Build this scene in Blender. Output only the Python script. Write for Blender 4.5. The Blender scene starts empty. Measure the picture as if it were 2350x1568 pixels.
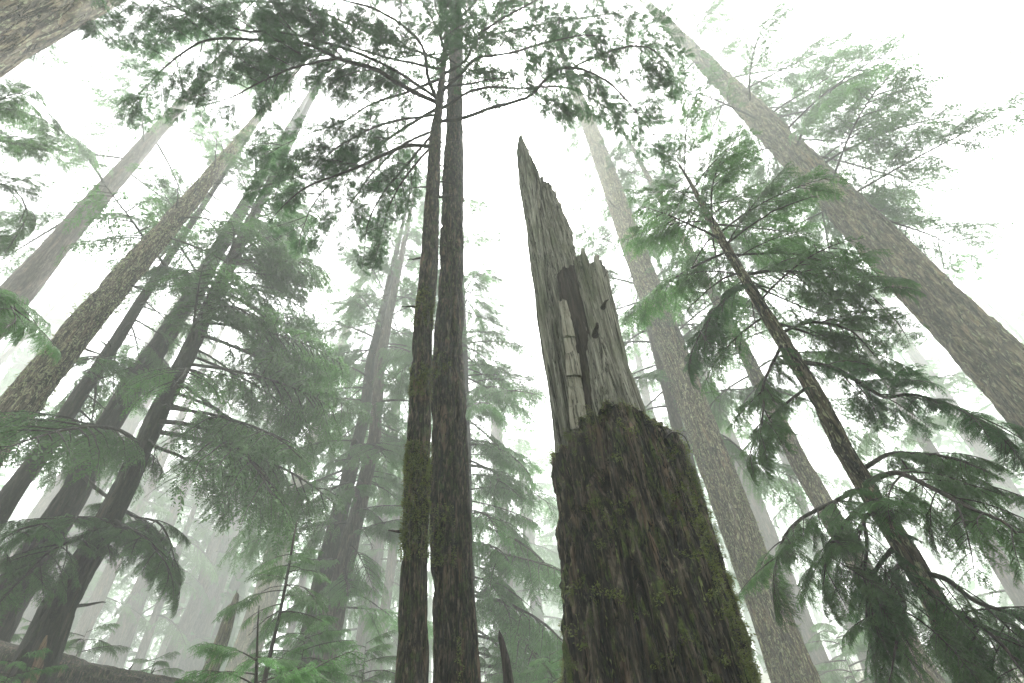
import bpy, math, random
import numpy as np
from mathutils import Vector, Matrix

random.seed(11)
RNG = np.random.default_rng(11)
SC = bpy.context.scene
COL = SC.collection

# ------------------------------------------------------------------ camera
# image plane in units of 2350 x 1568; vertical trunks meet at the zenith point VP
IW, IH = 2350.0, 1568.0
LENS = 16.0
FPX = LENS / 36.0 * IW
VP = (1040.0, -505.0)
EYE = np.array([0.0, 0.0, 1.6])
_zc = np.array([VP[0] - IW / 2, IH / 2 - VP[1], -FPX]); _zc /= np.linalg.norm(_zc)
_fc = np.array([0, 0, -1.0])
_yc = _fc - _zc * _fc.dot(_zc); _yc /= np.linalg.norm(_yc)
_xc = np.cross(_yc, _zc)
RWC = np.array([_xc, _yc, _zc])            # world = RWC @ cam
cam_d = bpy.data.cameras.new('camera')
cam_d.lens = LENS; cam_d.sensor_width = 36.0; cam_d.clip_start = 0.05; cam_d.clip_end = 2000
cam = bpy.data.objects.new('camera', cam_d); COL.objects.link(cam)
M4 = Matrix([[*RWC[i], EYE[i]] for i in range(3)] + [[0, 0, 0, 1]])
cam.matrix_world = M4
SC.camera = cam

def ray(px, py):
    v = RWC @ np.array([px - IW / 2, IH / 2 - py, -FPX])
    return v / np.linalg.norm(v)
def at_dist(px, py, D):                     # point on the pixel's ray at horizontal distance D
    r = ray(px, py); return EYE + r * (D / math.hypot(r[0], r[1]))
def at_height(px, py, z):
    r = ray(px, py); return EYE + r * ((z - EYE[2]) / r[2])
def project(P):
    q = RWC.T @ (np.asarray(P) - EYE)
    return IW / 2 + FPX * q[0] / -q[2], IH / 2 - FPX * q[1] / -q[2]

# ------------------------------------------------------------------ sky, sun, exposure
SUN_DIR = ray(1200, 120)
sun_el = math.asin(SUN_DIR[2]); sun_az = math.atan2(SUN_DIR[0], SUN_DIR[1])
world = bpy.data.worlds.new('World'); SC.world = world; world.use_nodes = True
wn, wl = world.node_tree.nodes, world.node_tree.links
wn.clear()
sky = wn.new('ShaderNodeTexSky'); sky.sky_type = 'NISHITA'; sky.sun_disc = False
sky.sun_elevation = sun_el; sky.sun_rotation = sun_az
sky.air_density = 1.0; sky.dust_density = 4.0; sky.ozone_density = 1.0
hs = wn.new('ShaderNodeHueSaturation'); hs.inputs['Saturation'].default_value = 0.03
hs.inputs['Value'].default_value = 1.0
bg = wn.new('ShaderNodeBackground'); bg.inputs['Strength'].default_value = 0.15
wo = wn.new('ShaderNodeOutputWorld')
wl.new(sky.outputs[0], hs.inputs['Color']); wl.new(hs.outputs[0], bg.inputs[0]); wl.new(bg.outputs[0], wo.inputs[0])
sun_l = bpy.data.lights.new('sun', 'SUN'); sun_l.energy = 1.5; sun_l.angle = math.radians(25); sun_l.color = (1, 0.98, 0.94)
sun = bpy.data.objects.new('sun', sun_l); COL.objects.link(sun)
sun.rotation_euler = Vector(SUN_DIR).to_track_quat('Z', 'Y').to_euler()
sun.location = (0, 0, 90)
SC.view_settings.view_transform = 'Standard'; SC.view_settings.look = 'None'
SC.view_settings.gamma = 1.0; SC.view_settings.use_curve_mapping = False
SC.view_settings.exposure = 3.15
SC.render.engine = 'CYCLES'
cy = SC.cycles
cy.use_denoising = True; cy.denoising_input_passes = 'RGB_ALBEDO_NORMAL'; cy.denoising_prefilter = 'ACCURATE'
cy.max_bounces = 4; cy.diffuse_bounces = 2; cy.glossy_bounces = 1; cy.transmission_bounces = 2
cy.volume_bounces = 1; cy.transparent_max_bounces = 4
cy.use_adaptive_sampling = False
cy.caustics_reflective = False; cy.caustics_refractive = False
FOG = 0.0078

# ------------------------------------------------------------------ numpy noise
def _hash(ix, iy, iz, seed):
    with np.errstate(over='ignore'):
        h = (ix.astype(np.uint32) * np.uint32(374761393) + iy.astype(np.uint32) * np.uint32(668265263)
             + iz.astype(np.uint32) * np.uint32(2147483647) + np.uint32(seed * 1274126177 & 0xffffffff))
        h = (h ^ (h >> np.uint32(13))) * np.uint32(1274126177)
        h = (h ^ (h >> np.uint32(16))) * np.uint32(2246822519)
        h = h ^ (h >> np.uint32(15))
    return (h & np.uint32(0xffffff)).astype(np.float64) / 16777215.0
def vnoise(p, seed=0):
    f = np.floor(p); t = p - f; t = t * t * t * (t * (t * 6 - 15) + 10)
    i = f.astype(np.int64)
    out = 0
    for dx in (0, 1):
        wx = t[..., 0] if dx else 1 - t[..., 0]
        for dy in (0, 1):
            wy = t[..., 1] if dy else 1 - t[..., 1]
            for dz in (0, 1):
                wz = t[..., 2] if dz else 1 - t[..., 2]
                out = out + wx * wy * wz * _hash(i[..., 0] + dx, i[..., 1] + dy, i[..., 2] + dz, seed)
    return out
def fbm(p, seed=0, octaves=4):
    a, s, n = 0.5, 0.0, 0.0
    for k in range(octaves):
        s = s + a * vnoise(p * 2 ** k + 17.3 * k, seed + k); n += a; a *= 0.5
    return s / n
def smooth(a, b, x):
    t = np.clip((x - a) / (b - a), 0, 1); return t * t * (3 - 2 * t)

# ------------------------------------------------------------------ mesh helpers
def mesh_from(name, verts, quads=None, tris=None, mat=None, smooth_shade=True):
    verts = np.asarray(verts, dtype=np.float32).reshape(-1, 3)
    me = bpy.data.meshes.new(name)
    me.vertices.add(len(verts)); me.vertices.foreach_set('co', verts.ravel())
    nq = 0 if quads is None else len(quads); nt = 0 if tris is None else len(tris)
    loops = []; starts = []; tot = []
    if nq:
        loops.append(np.asarray(quads, dtype=np.int32).ravel()); tot.append(np.full(nq, 4, np.int32))
    if nt:
        loops.append(np.asarray(tris, dtype=np.int32).ravel()); tot.append(np.full(nt, 3, np.int32))
    loops = np.concatenate(loops); tot = np.concatenate(tot)
    starts = np.concatenate([[0], np.cumsum(tot)[:-1]]).astype(np.int32)
    me.loops.add(len(loops)); me.loops.foreach_set('vertex_index', loops)
    me.polygons.add(len(tot)); me.polygons.foreach_set('loop_start', starts); me.polygons.foreach_set('loop_total', tot)
    if smooth_shade:
        me.polygons.foreach_set('use_smooth', np.ones(len(tot), dtype=bool))
    if mat: me.materials.append(mat)
    me.update(calc_edges=True)
    return me
def link(name, data, parent=None, loc=(0, 0, 0)):
    o = bpy.data.objects.new(name, data); COL.objects.link(o)
    o.location = loc
    if parent: o.parent = parent
    return o
def tag(o, label, cat, group=None):
    o['label'] = label; o['category'] = cat
    if group: o['group'] = group
    return o
class MB:
    def __init__(s): s.v = []; s.q = []; s.t = []; s.n = 0
    def add(s, v, q=None, t=None):
        v = np.asarray(v, float).reshape(-1, 3)
        if q is not None and len(q): s.q.append(np.asarray(q) + s.n)
        if t is not None and len(t): s.t.append(np.asarray(t) + s.n)
        s.v.append(v); s.n += len(v)
    def tube(s, path, rad, sides=6, cap=True):
        path = np.asarray(path, float); n = len(path)
        rad = np.broadcast_to(np.asarray(rad, float), (n,))
        d = np.gradient(path, axis=0); d /= np.linalg.norm(d, axis=1)[:, None] + 1e-9
        ref = np.array([0, 0, 1.0]) if abs(d[0, 2]) < .9 else np.array([1.0, 0, 0])
        a = np.cross(d, ref); a /= np.linalg.norm(a, axis=1)[:, None] + 1e-9
        b = np.cross(d, a)
        th = np.linspace(0, 2 * math.pi, sides, endpoint=False)
        v = path[:, None] + rad[:, None, None] * (np.cos(th)[None, :, None] * a[:, None] + np.sin(th)[None, :, None] * b[:, None])
        i = np.arange(n - 1)[:, None] * sides; j = np.arange(sides)[None]; k = (j + 1) % sides
        q = np.stack([i + j, i + k, i + sides + k, i + sides + j], -1).reshape(-1, 4)
        t = None
        vv = v.reshape(-1, 3)
        if cap:
            vv = np.vstack([vv, path[-1:]]); jj = np.arange(sides); e = (n - 1) * sides
            t = np.stack([e + jj, e + (jj + 1) % sides, np.full(sides, n * sides)], -1)
        s.add(vv, q, t)
    def leaves(s, p, d, side, l, w):            # kite-shaped leaf sprays, one quad each
        l = np.asarray(l)[:, None]; w = np.asarray(w)[:, None]
        v = np.stack([p, p + .45 * l * d + .5 * w * side, p + l * d, p + .45 * l * d - .5 * w * side], 1)
        n = len(p)
        s.add(v.reshape(-1, 3), np.arange(4 * n).reshape(n, 4))
    def mesh(s, name, mat, smooth_shade=True):
        return mesh_from(name, np.vstack(s.v), np.vstack(s.q) if s.q else None, np.vstack(s.t) if s.t else None, mat, smooth_shade)

# ------------------------------------------------------------------ materials
def new_mat(name):
    m = bpy.data.materials.new(name); m.use_nodes = True
    nt = m.node_tree; nt.nodes.clear()
    return m, nt.nodes, nt.links
def ramp(n, stops):
    r = n.new('ShaderNodeValToRGB'); e = r.color_ramp.elements
    while len(e) > 1: e.remove(e[-1])
    e[0].position = stops[0][0]; e[0].color = stops[0][1]
    for p, c in stops[1:]:
        x = e.new(p); x.color = c
    return r
def c4(c, k=1.0): return (c[0] * k, c[1] * k, c[2] * k, 1)
def noise_node(n, l, vec, scale, detail=5, rough=.6, dist=0.0):
    t = n.new('ShaderNodeTexNoise'); t.inputs['Scale'].default_value = scale
    t.inputs['Detail'].default_value = detail; t.inputs['Roughness'].default_value = rough
    t.inputs['Distortion'].default_value = dist
    l.new(vec, t.inputs['Vector']); return t
def mapped(n, l, scale):
    tc = n.new('ShaderNodeTexCoord'); oi = n.new('ShaderNodeObjectInfo')
    ml = n.new('ShaderNodeMath'); ml.operation = 'MULTIPLY'; ml.inputs[1].default_value = 37.0
    l.new(oi.outputs['Random'], ml.inputs[0])
    ad = n.new('ShaderNodeVectorMath'); ad.operation = 'ADD'
    l.new(tc.outputs['Object'], ad.inputs[0]); l.new(ml.outputs[0], ad.inputs[1])
    mp = n.new('ShaderNodeMapping'); mp.inputs['Scale'].default_value = scale
    l.new(ad.outputs[0], mp.inputs[0]); return mp.outputs[0]
def mixc(n, l, fac, a, b):
    m = n.new('ShaderNodeMix'); m.data_type = 'RGBA'
    if isinstance(fac, (int, float)): m.inputs[0].default_value = fac
    else: l.new(fac, m.inputs[0])
    for s, x in ((6, a), (7, b)):
        if isinstance(x, tuple): m.inputs[s].default_value = x
        else: l.new(x, m.inputs[s])
    return m.outputs[2]
def bark_mat(name, dark, mid, light, moss=.3, lichen=.2, scale=1.0, moss_col=(.045, .062, .02), lich_col=(.26, .28, .17), bump=.6, zs=.16):
    m, n, l = new_mat(name)
    v1 = mapped(n, l, (1, 1, zs)); v2 = mapped(n, l, (1, 1, .45)); v3 = mapped(n, l, (1, 1, 1))
    n1 = noise_node(n, l, v1, 16 * scale, 7, .68, .4)
    r1 = ramp(n, [(.36, c4(dark)), (.5, c4(mid)), (.66, c4(light))]); l.new(n1.outputs[0], r1.inputs[0])
    vk = mapped(n, l, (1, 1, .09)); nk = noise_node(n, l, vk, 9 * scale, 4, .62, .6)
    sk = n.new('ShaderNodeMath'); sk.operation = 'SUBTRACT'; sk.inputs[1].default_value = .5; l.new(nk.outputs[0], sk.inputs[0])
    ak = n.new('ShaderNodeMath'); ak.operation = 'ABSOLUTE'; l.new(sk.outputs[0], ak.inputs[0])
    rk = ramp(n, [(.006, (0, 0, 0, 1)), (.03, (1, 1, 1, 1))]); l.new(ak.outputs[0], rk.inputs[0])
    # reddish broken patches of the bark
    n4 = noise_node(n, l, v1, 5 * scale, 4, .6); r4 = ramp(n, [(.56, (0, 0, 0, 1)), (.68, (1, 1, 1, 1))]); l.new(n4.outputs[0], r4.inputs[0])
    col = mixc(n, l, r4.outputs[0], r1.outputs[0], c4((light[0] * 1.0, light[1] * .86, light[2] * .8)))
    n2 = noise_node(n, l, v2, 7 * scale, 8, .72, .3)
    a = .70 - .34 * moss
    r2 = ramp(n, [(a, (0, 0, 0, 1)), (a + .10, (1, 1, 1, 1))]); l.new(n2.outputs[0], r2.inputs[0])
    n5 = noise_node(n, l, v3, 60, 3, .7); r5 = ramp(n, [(.3, c4(moss_col, .45)), (.7, c4(moss_col, 1.5))]); l.new(n5.outputs[0], r5.inputs[0])
    col = mixc(n, l, r2.outputs[0], col, r5.outputs[0])
    vf = mapped(n, l, (1, 1, .28))
    n3 = noise_node(n, l, vf, 21 * scale, 5, .62, 1.0)
    b = .75 - .30 * lichen
    r3 = ramp(n, [(b, (0, 0, 0, 1)), (b + .06, (1, 1, 1, 1))]); l.new(n3.outputs[0], r3.inputs[0])
    col = mixc(n, l, r3.outputs[0], col, c4(lich_col))
    col = mixc(n, l, rk.outputs[0], c4(dark, .7), col)
    bs = n.new('ShaderNodeBsdfPrincipled'); l.new(col, bs.inputs['Base Color'])
    bs.inputs['Roughness'].default_value = .78; bs.inputs['Specular IOR Level'].default_value = .25
    ad = n.new('ShaderNodeMath'); ad.operation = 'MULTIPLY_ADD'; ad.inputs[1].default_value = .5
    a2 = n.new('ShaderNodeMath'); a2.operation = 'MULTIPLY_ADD'; a2.inputs[1].default_value = .8; l.new(rk.outputs[0], a2.inputs[0]); l.new(n1.outputs[0], a2.inputs[2])
    l.new(n3.outputs[0], ad.inputs[0]); l.new(a2.outputs[0], ad.inputs[2])
    bp = n.new('ShaderNodeBump'); bp.inputs['Strength'].default_value = bump; bp.inputs['Distance'].default_value = .05
    l.new(ad.outputs[0], bp.inputs['Height']); l.new(bp.outputs[0], bs.inputs['Normal'])
    o = n.new('ShaderNodeOutputMaterial'); l.new(bs.outputs[0], o.inputs[0])
    return m
def foliage_mat(name, c_lo, c_hi, trans=.35):
    m, n, l = new_mat(name)
    v = mapped(n, l, (1, 1, 1))
    t = noise_node(n, l, v, 2.2, 4, .7)
    r = ramp(n, [(.3, c4(c_lo)), (.7, c4(c_hi))]); l.new(t.outputs[0], r.inputs[0])
    oi = n.new('ShaderNodeObjectInfo'); hv = n.new('ShaderNodeHueSaturation')
    mr = n.new('ShaderNodeMapRange'); mr.inputs[3].default_value = .72; mr.inputs[4].default_value = 1.25
    l.new(oi.outputs['Random'], mr.inputs[0]); l.new(mr.outputs[0], hv.inputs['Value']); l.new(r.outputs[0], hv.inputs['Color'])
    d = n.new('ShaderNodeBsdfPrincipled'); d.inputs['Roughness'].default_value = .55; d.inputs['Specular IOR Level'].default_value = .3
    tr = n.new('ShaderNodeBsdfTranslucent'); mx = n.new('ShaderNodeMixShader'); mx.inputs[0].default_value = trans
    l.new(hv.outputs[0], d.inputs['Base Color']); l.new(hv.outputs[0], tr.inputs[0])
    l.new(d.outputs[0], mx.inputs[1]); l.new(tr.outputs[0], mx.inputs[2])
    o = n.new('ShaderNodeOutputMaterial'); l.new(mx.outputs[0], o.inputs[0])
    return m
def wood_mat(name, dark, mid, light, moss=.2, zs=.05):
    m, n, l = new_mat(name)
    v1 = mapped(n, l, (1, 1, zs)); v2 = mapped(n, l, (1, 1, .35))
    n1 = noise_node(n, l, v1, 34, 6, .7, .25)
    r1 = ramp(n, [(.30, c4(dark)), (.47, c4(mid)), (.70, c4(light))]); l.new(n1.outputs[0], r1.inputs[0])
    vc = mapped(n, l, (1, 1, .035)); nc = noise_node(n, l, vc, 11, 5, .6, .5)
    sb = n.new('ShaderNodeMath'); sb.operation = 'SUBTRACT'; sb.inputs[1].default_value = .5; l.new(nc.outputs[0], sb.inputs[0])
    ab = n.new('ShaderNodeMath'); ab.operation = 'ABSOLUTE'; l.new(sb.outputs[0], ab.inputs[0])
    rc = ramp(n, [(.002, (0, 0, 0, 1)), (.016, (1, 1, 1, 1))]); l.new(ab.outputs[0], rc.inputs[0])
    n2 = noise_node(n, l, v2, 3.2, 6, .66)
    r2 = ramp(n, [(.60 - .3 * moss, (0, 0, 0, 1)), (.80 - .3 * moss, (1, 1, 1, 1))]); l.new(n2.outputs[0], r2.inputs[0])
    mm = n.new('ShaderNodeMath'); mm.operation = 'MULTIPLY'; mm.inputs[1].default_value = .75; l.new(r2.outputs[0], mm.inputs[0])
    col = mixc(n, l, mm.outputs[0], r1.outputs[0], c4((.085, .105, .05)))
    col = mixc(n, l, rc.outputs[0], c4(dark, .5), col)
    bs = n.new('ShaderNodeBsdfPrincipled'); l.new(col, bs.inputs['Base Color']); bs.inputs['Roughness'].default_value = .8
    bs.inputs['Specular IOR Level'].default_value = .2
    bp = n.new('ShaderNodeBump'); bp.inputs['Strength'].default_value = .9; bp.inputs['Distance'].default_value = .04
    ah = n.new('ShaderNodeMath'); ah.operation = 'ADD'; l.new(n1.outputs[0], ah.inputs[0]); l.new(rc.outputs[0], ah.inputs[1])
    l.new(ah.outputs[0], bp.inputs['Height']); l.new(bp.outputs[0], bs.inputs['Normal'])
    o = n.new('ShaderNodeOutputMaterial'); l.new(bs.outputs[0], o.inputs[0])
    return m
MAT = dict(
    bark_snag=bark_mat('furrowed dark bark', (.004, .0034, .0026), (.036, .029, .021), (.20, .16, .115), moss=.52, lichen=.44, scale=1.25, bump=1.0, zs=.17, lich_col=(.22, .25, .09), moss_col=(.075, .105, .026)),
    bark_moss=bark_mat('mossy brown bark', (.004, .0034, .0026), (.03, .024, .017), (.165, .13, .09), moss=.56, lichen=.46, scale=2.1, zs=.22, lich_col=(.13, .155, .06), bump=1.0),
    bark_lich=bark_mat('lichen flecked bark', (.02, .016, .011), (.085, .07, .046), (.20, .165, .11), moss=.4, lichen=.72, scale=1.2, bump=1.0, lich_col=(.33, .33, .19), moss_col=(.07, .085, .025)),
    bark_pale=bark_mat('pale lichen bark', (.02, .017, .012), (.09, .074, .05), (.21, .175, .12), moss=.38, lichen=.74, scale=1.3, bump=1.0, lich_col=(.31, .31, .18), moss_col=(.07, .085, .025)),
    bark_plain=bark_mat('grey brown bark', (.025, .021, .017), (.07, .056, .045), (.15, .12, .098), moss=.3, lichen=.25, scale=1.1),
    bark_dark=bark_mat('wet dark bark', (.005, .004, .003), (.018, .015, .011), (.055, .044, .033), moss=.4, lichen=.2, scale=1.2, lich_col=(.1, .11, .06)),
    bark_big=bark_mat('plated old bark', (.017, .014, .009), (.092, .078, .048), (.23, .20, .125), moss=.42, lichen=.6, scale=.8, bump=1.0, zs=.22),
    wood=wood_mat('weathered grey wood', (.03, .029, .024), (.19, .185, .15), (.46, .445, .37), moss=.36),
    wood_pale=wood_mat('bare pale wood', (.14, .13, .10), (.32, .30, .24), (.47, .44, .36), moss=.12, zs=.10),
    wood_red=wood_mat('bare reddish wood', (.05, .03, .02), (.17, .10, .058), (.30, .19, .115), moss=.05),
    wood_dark=wood_mat('dark wood and slot shade', (.012, .01, .009), (.035, .029, .024), (.09, .075, .06), moss=.15),  # dark wood of stubs and post; also paints the snag slot's shade
    twig=bark_mat('twig bark', (.012, .011, .009), (.03, .026, .02), (.06, .05, .04), moss=.3, lichen=.1, scale=2, bump=.2),
    fol=foliage_mat('hemlock needles', (.04, .105, .027), (.092, .195, .055), .52),
    fol_dark=foliage_mat('dark hemlock needles', (.024, .082, .022), (.056, .145, .04), .5),
    fol_fresh=foliage_mat('fresh green needles', (.05, .135, .034), (.105, .235, .07), .52),
    moss=foliage_mat('moss tufts', (.07, .095, .022), (.19, .22, .06), .2),
    lichen=foliage_mat('pale hanging lichen', (.15, .17, .08), (.28, .30, .17), .2),
)
m, n, l = new_mat('forest floor')
v = mapped(n, l, (1, 1, 1)); t1 = noise_node(n, l, v, 1.3, 8, .7)
r = ramp(n, [(.35, (.02, .016, .01, 1)), (.5, (.05, .042, .026, 1)), (.62, (.04, .06, .02, 1))]); l.new(t1.outputs[0], r.inputs[0])
bs = n.new('ShaderNodeBsdfPrincipled'); l.new(r.outputs[0], bs.inputs['Base Color']); bs.inputs['Roughness'].default_value = .9
o = n.new('ShaderNodeOutputMaterial'); l.new(bs.outputs[0], o.inputs[0]); MAT['floor'] = m

# ------------------------------------------------------------------ ground
def ground_z(x, y):
    x = np.asarray(x, float); y = np.asarray(y, float)
    bank = 2.3 * smooth(3, 14, -x + .15 * y) * smooth(-14, 4, y)
    far = 3.0 * smooth(25, 90, np.hypot(x, y)) * smooth(-30, 10, y)
    und = .35 * (fbm(np.stack([x * .16, y * .16, x * 0 + 3.1], -1), 5, 3) - .5)
    return bank + far + und
gx = np.concatenate([np.linspace(-150, -32, 20), np.linspace(-30, 30, 61), np.linspace(32, 150, 20)])
gy = np.concatenate([np.linspace(-150, -32, 20), np.linspace(-30, 40, 71), np.linspace(42, 150, 20)])
X, Y = np.meshgrid(gx, gy); Z = ground_z(X, Y)
nx, ny = len(gx), len(gy)
ii, jj = np.meshgrid(np.arange(nx - 1), np.arange(ny - 1)); b0 = (jj * nx + ii).ravel()
gq = np.stack([b0, b0 + 1, b0 + nx + 1, b0 + nx], -1)
go = link('ground', mesh_from('ground', np.stack([X, Y, Z], -1), gq, None, MAT['floor'])); go['kind'] = 'structure'

# ------------------------------------------------------------------ hemlock boughs
def resample(path, n):
    path = np.asarray(path, float)
    s = np.concatenate([[0], np.cumsum(np.linalg.norm(np.diff(path, axis=0), axis=1))])
    # Catmull-Rom like smoothing by dense cubic of the points
    t = np.linspace(0, s[-1], n)
    if len(path) > 3:
        m_ = np.gradient(path, s, axis=0)
        k = np.clip(np.searchsorted(s, t, side='right') - 1, 0, len(s) - 2)
        h = (s[k + 1] - s[k])[:, None]; u = ((t - s[k]) / (s[k + 1] - s[k]))[:, None]
        out = (2 * u**3 - 3 * u**2 + 1) * path[k] + (u**3 - 2 * u**2 + u) * h * m_[k] + (-2 * u**3 + 3 * u**2) * path[k + 1] + (u**3 - u**2) * h * m_[k + 1]
        return out, s[-1]
    return np.stack([np.interp(t, s, path[:, i]) for i in range(3)], -1), s[-1]
UP = np.array([0, 0, 1.0])
def norm(v): return v / (np.linalg.norm(v) + 1e-9)
def bough(path, seed=0, r0=.03, bare=.15, spread=.40, droop=.5, dens=1.0, leaf=.055, taper=.65, hang=.3, maxsec=1.6, tipfull=.25, gap=.12):
    """main limb along path; returns wood and foliage builders"""
    rg = np.random.default_rng(seed)
    P, L = resample(path, max(14, len(path) * 5))
    N = len(P)
    # small crookedness
    w = (rg.random((N, 3)) - .5) * .02 * L / 3; w[0] = 0; P = P + np.cumsum(w, 0) * .35
    tt = np.linspace(0, 1, N)
    wood, fol = MB(), MB()
    wood.tube(P, r0 * (1 - tt) ** .8 + .004, 6)
    D = np.gradient(P, axis=0); D /= np.linalg.norm(D, axis=1)[:, None]
    ns = max(8, int(L * 10 * dens))
    lp, ld, ls, ll, lw = [], [], [], [], []
    def leafline(Q, per, l0, sidev):
        # needled branchlets on both sides of polyline Q
        seg = np.linalg.norm(np.diff(Q, axis=0), axis=1); tot = seg.sum()
        k = max(3, int(tot / per))
        s = np.concatenate([[0], np.cumsum(seg)]); t = np.linspace(.06 * tot, tot, k)
        B = np.stack([np.interp(t, s, Q[:, i]) for i in range(3)], -1)
        d = np.gradient(B, axis=0); d /= np.linalg.norm(d, axis=1)[:, None] + 1e-9
        sd = sidev[None] - d * (d @ sidev)[:, None]; sd /= np.linalg.norm(sd, axis=1)[:, None] + 1e-9
        nrm = np.cross(d, sd)
        for sg in (-1, 1):
            a = np.radians(rg.uniform(32, 68, k))
            dr = np.cos(a)[:, None] * d + np.sin(a)[:, None] * sg * sd + (rg.uniform(-.35, .2, k)[:, None]) * UP
            dr /= np.linalg.norm(dr, axis=1)[:, None]
            si = np.cross(nrm + (rg.random((k, 3)) - .5) * 1.1, dr); si /= np.linalg.norm(si, axis=1)[:, None] + 1e-9
            l_ = l0 * rg.uniform(.55, 1.25, k) * np.clip(1.25 - .7 * t / tot, .4, 1.1)
            lp.append(B); ld.append(dr); ls.append(si); ll.append(l_); lw.append(l_ * rg.uniform(.26, .46, k))
    for i in range(ns):
        t = bare + (1 - bare) * (i + rg.uniform(-.4, .4)) / ns
        t = min(max(t, bare * .8), .995)
        f = t * (N - 1); k = min(int(f), N - 2); p = P[k] + (P[k + 1] - P[k]) * (f - k); d = D[k]
        side = np.cross(d, UP); side = norm(side) * (1 if i % 2 else -1)
        u = (t - bare) / (1 - bare)
        l2 = min(L * spread, maxsec) * min(1, .35 + u / .25) * ((1 - u) ** taper * (1 - tipfull) + tipfull) * rg.uniform(.4, 1.25)
        if rg.random() < gap: continue
        a = math.radians(rg.uniform(42, 66))
        dir2 = norm(math.cos(a) * d + math.sin(a) * side + UP * rg.uniform(-.15, .12))
        n2 = 7; q = np.linspace(0, 1, n2)[:, None]
        Q = p + dir2 * l2 * q - UP * droop * l2 * q ** 2 * rg.uniform(.5, 1.4) + d * l2 * .12 * q ** 2
        Q[1:] += (rg.random((n2 - 1, 3)) - .5) * .03 * l2
        wood.tube(Q, (.012 * min(1, l2) + .003) * (1 - q[:, 0]) + .0015, 3, cap=False)
        sd2 = norm(np.cross(norm(Q[-1] - Q[0]), UP))
        leafline(Q[2:], .03 / dens, leaf, sd2)
        n3 = max(3, int(l2 * 17 * dens))
        for j in range(n3):
            s_ = .18 + .8 * (j + rg.random()) / n3
            g = s_ * (n2 - 1); kk = min(int(g), n2 - 2); p3 = Q[kk] + (Q[kk + 1] - Q[kk]) * (g - kk)
            d3 = norm(Q[kk + 1] - Q[kk]); sg = 1 if j % 2 else -1
            a3 = math.radians(rg.uniform(38, 62))
            l3 = min(.5, .42 * l2) * (1.1 - .75 * s_) * rg.uniform(.6, 1.2) + .05
            dir3 = norm(math.cos(a3) * d3 + math.sin(a3) * sg * sd2 - UP * hang * rg.uniform(.2, 1.3))
            q3 = np.linspace(0, 1, 4)[:, None]
            R = p3 + dir3 * l3 * q3 - UP * .35 * l3 * q3 ** 2 * (1 + hang)
            if l3 > .2: wood.tube(R, .003 * (1 - q3[:, 0]) + .001, 3, cap=False)
            leafline(R, .026 / dens, leaf, norm(np.cross(norm(R[-1] - R[0]), UP) + 1e-3))
    fol.leaves(np.vstack(lp), np.vstack(ld), np.vstack(ls), np.concatenate(ll), np.concatenate(lw))
    return wood, fol
PROTO = []
def proto_path(L, rise, drop, bend):
    t = np.linspace(0, 1, 9)[:, None]
    return np.hstack([L * (t - .10 * t ** 3), bend * L * t ** 2, L * (rise * t - drop * t ** 2)])
_rp = np.random.default_rng(4)
_ps = [(_rp.uniform(2.5, 3.5), _rp.uniform(-.08, .24), _rp.uniform(.1, .45), _rp.uniform(-.14, .14)) for _ in range(12)]
for i, (L_, a_, b_, c_) in enumerate(_ps):
    w_, f_ = bough(proto_path(L_, a_, b_, c_), seed=40 + i, r0=.03, bare=_rp.uniform(.1, .3), spread=_rp.uniform(.3, .46), droop=_rp.uniform(.25, .65), dens=_rp.uniform(.8, 1.1), leaf=.064, hang=_rp.uniform(.2, .75), tipfull=_rp.uniform(.15, .4), gap=_rp.uniform(.05, .3))
    PROTO.append((w_.mesh('bough_wood', MAT['twig']), f_.mesh('bough_needles', MAT['fol'])))
def set_mat(o, key):
    o.material_slots[0].link = 'OBJECT'; o.material_slots[0].material = MAT[key]
BARE = []
for i in range(3):                                   # dead limbs without needles
    rg = np.random.default_rng(70 + i); mb = MB()
    P_, _ = resample(proto_path(2.2, .1 - .15 * i, .3, .12 * (i - 1)), 14)
    P_[1:] += np.cumsum((rg.random((13, 3)) - .5) * .05, 0)
    mb.tube(P_, .028 * (1 - np.linspace(0, 1, 14)) ** .7 + .004, 6)
    for k in range(3, 13):
        d_ = norm(P_[k] - P_[k - 1]); s_ = norm(np.cross(d_, UP)) * (1 if k % 2 else -1)
        q = np.linspace(0, 1, 5)[:, None]; l_ = rg.uniform(.2, .7) * (1.2 - k / 14)
        mb.tube(P_[k] + norm(d_ * .8 + s_ + UP * rg.uniform(-.5, .2)) * l_ * q - UP * .3 * l_ * q ** 2, .008 * (1 - q[:, 0]) + .002, 4)
    BARE.append(mb.mesh('dead_limb', MAT['twig']))

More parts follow.
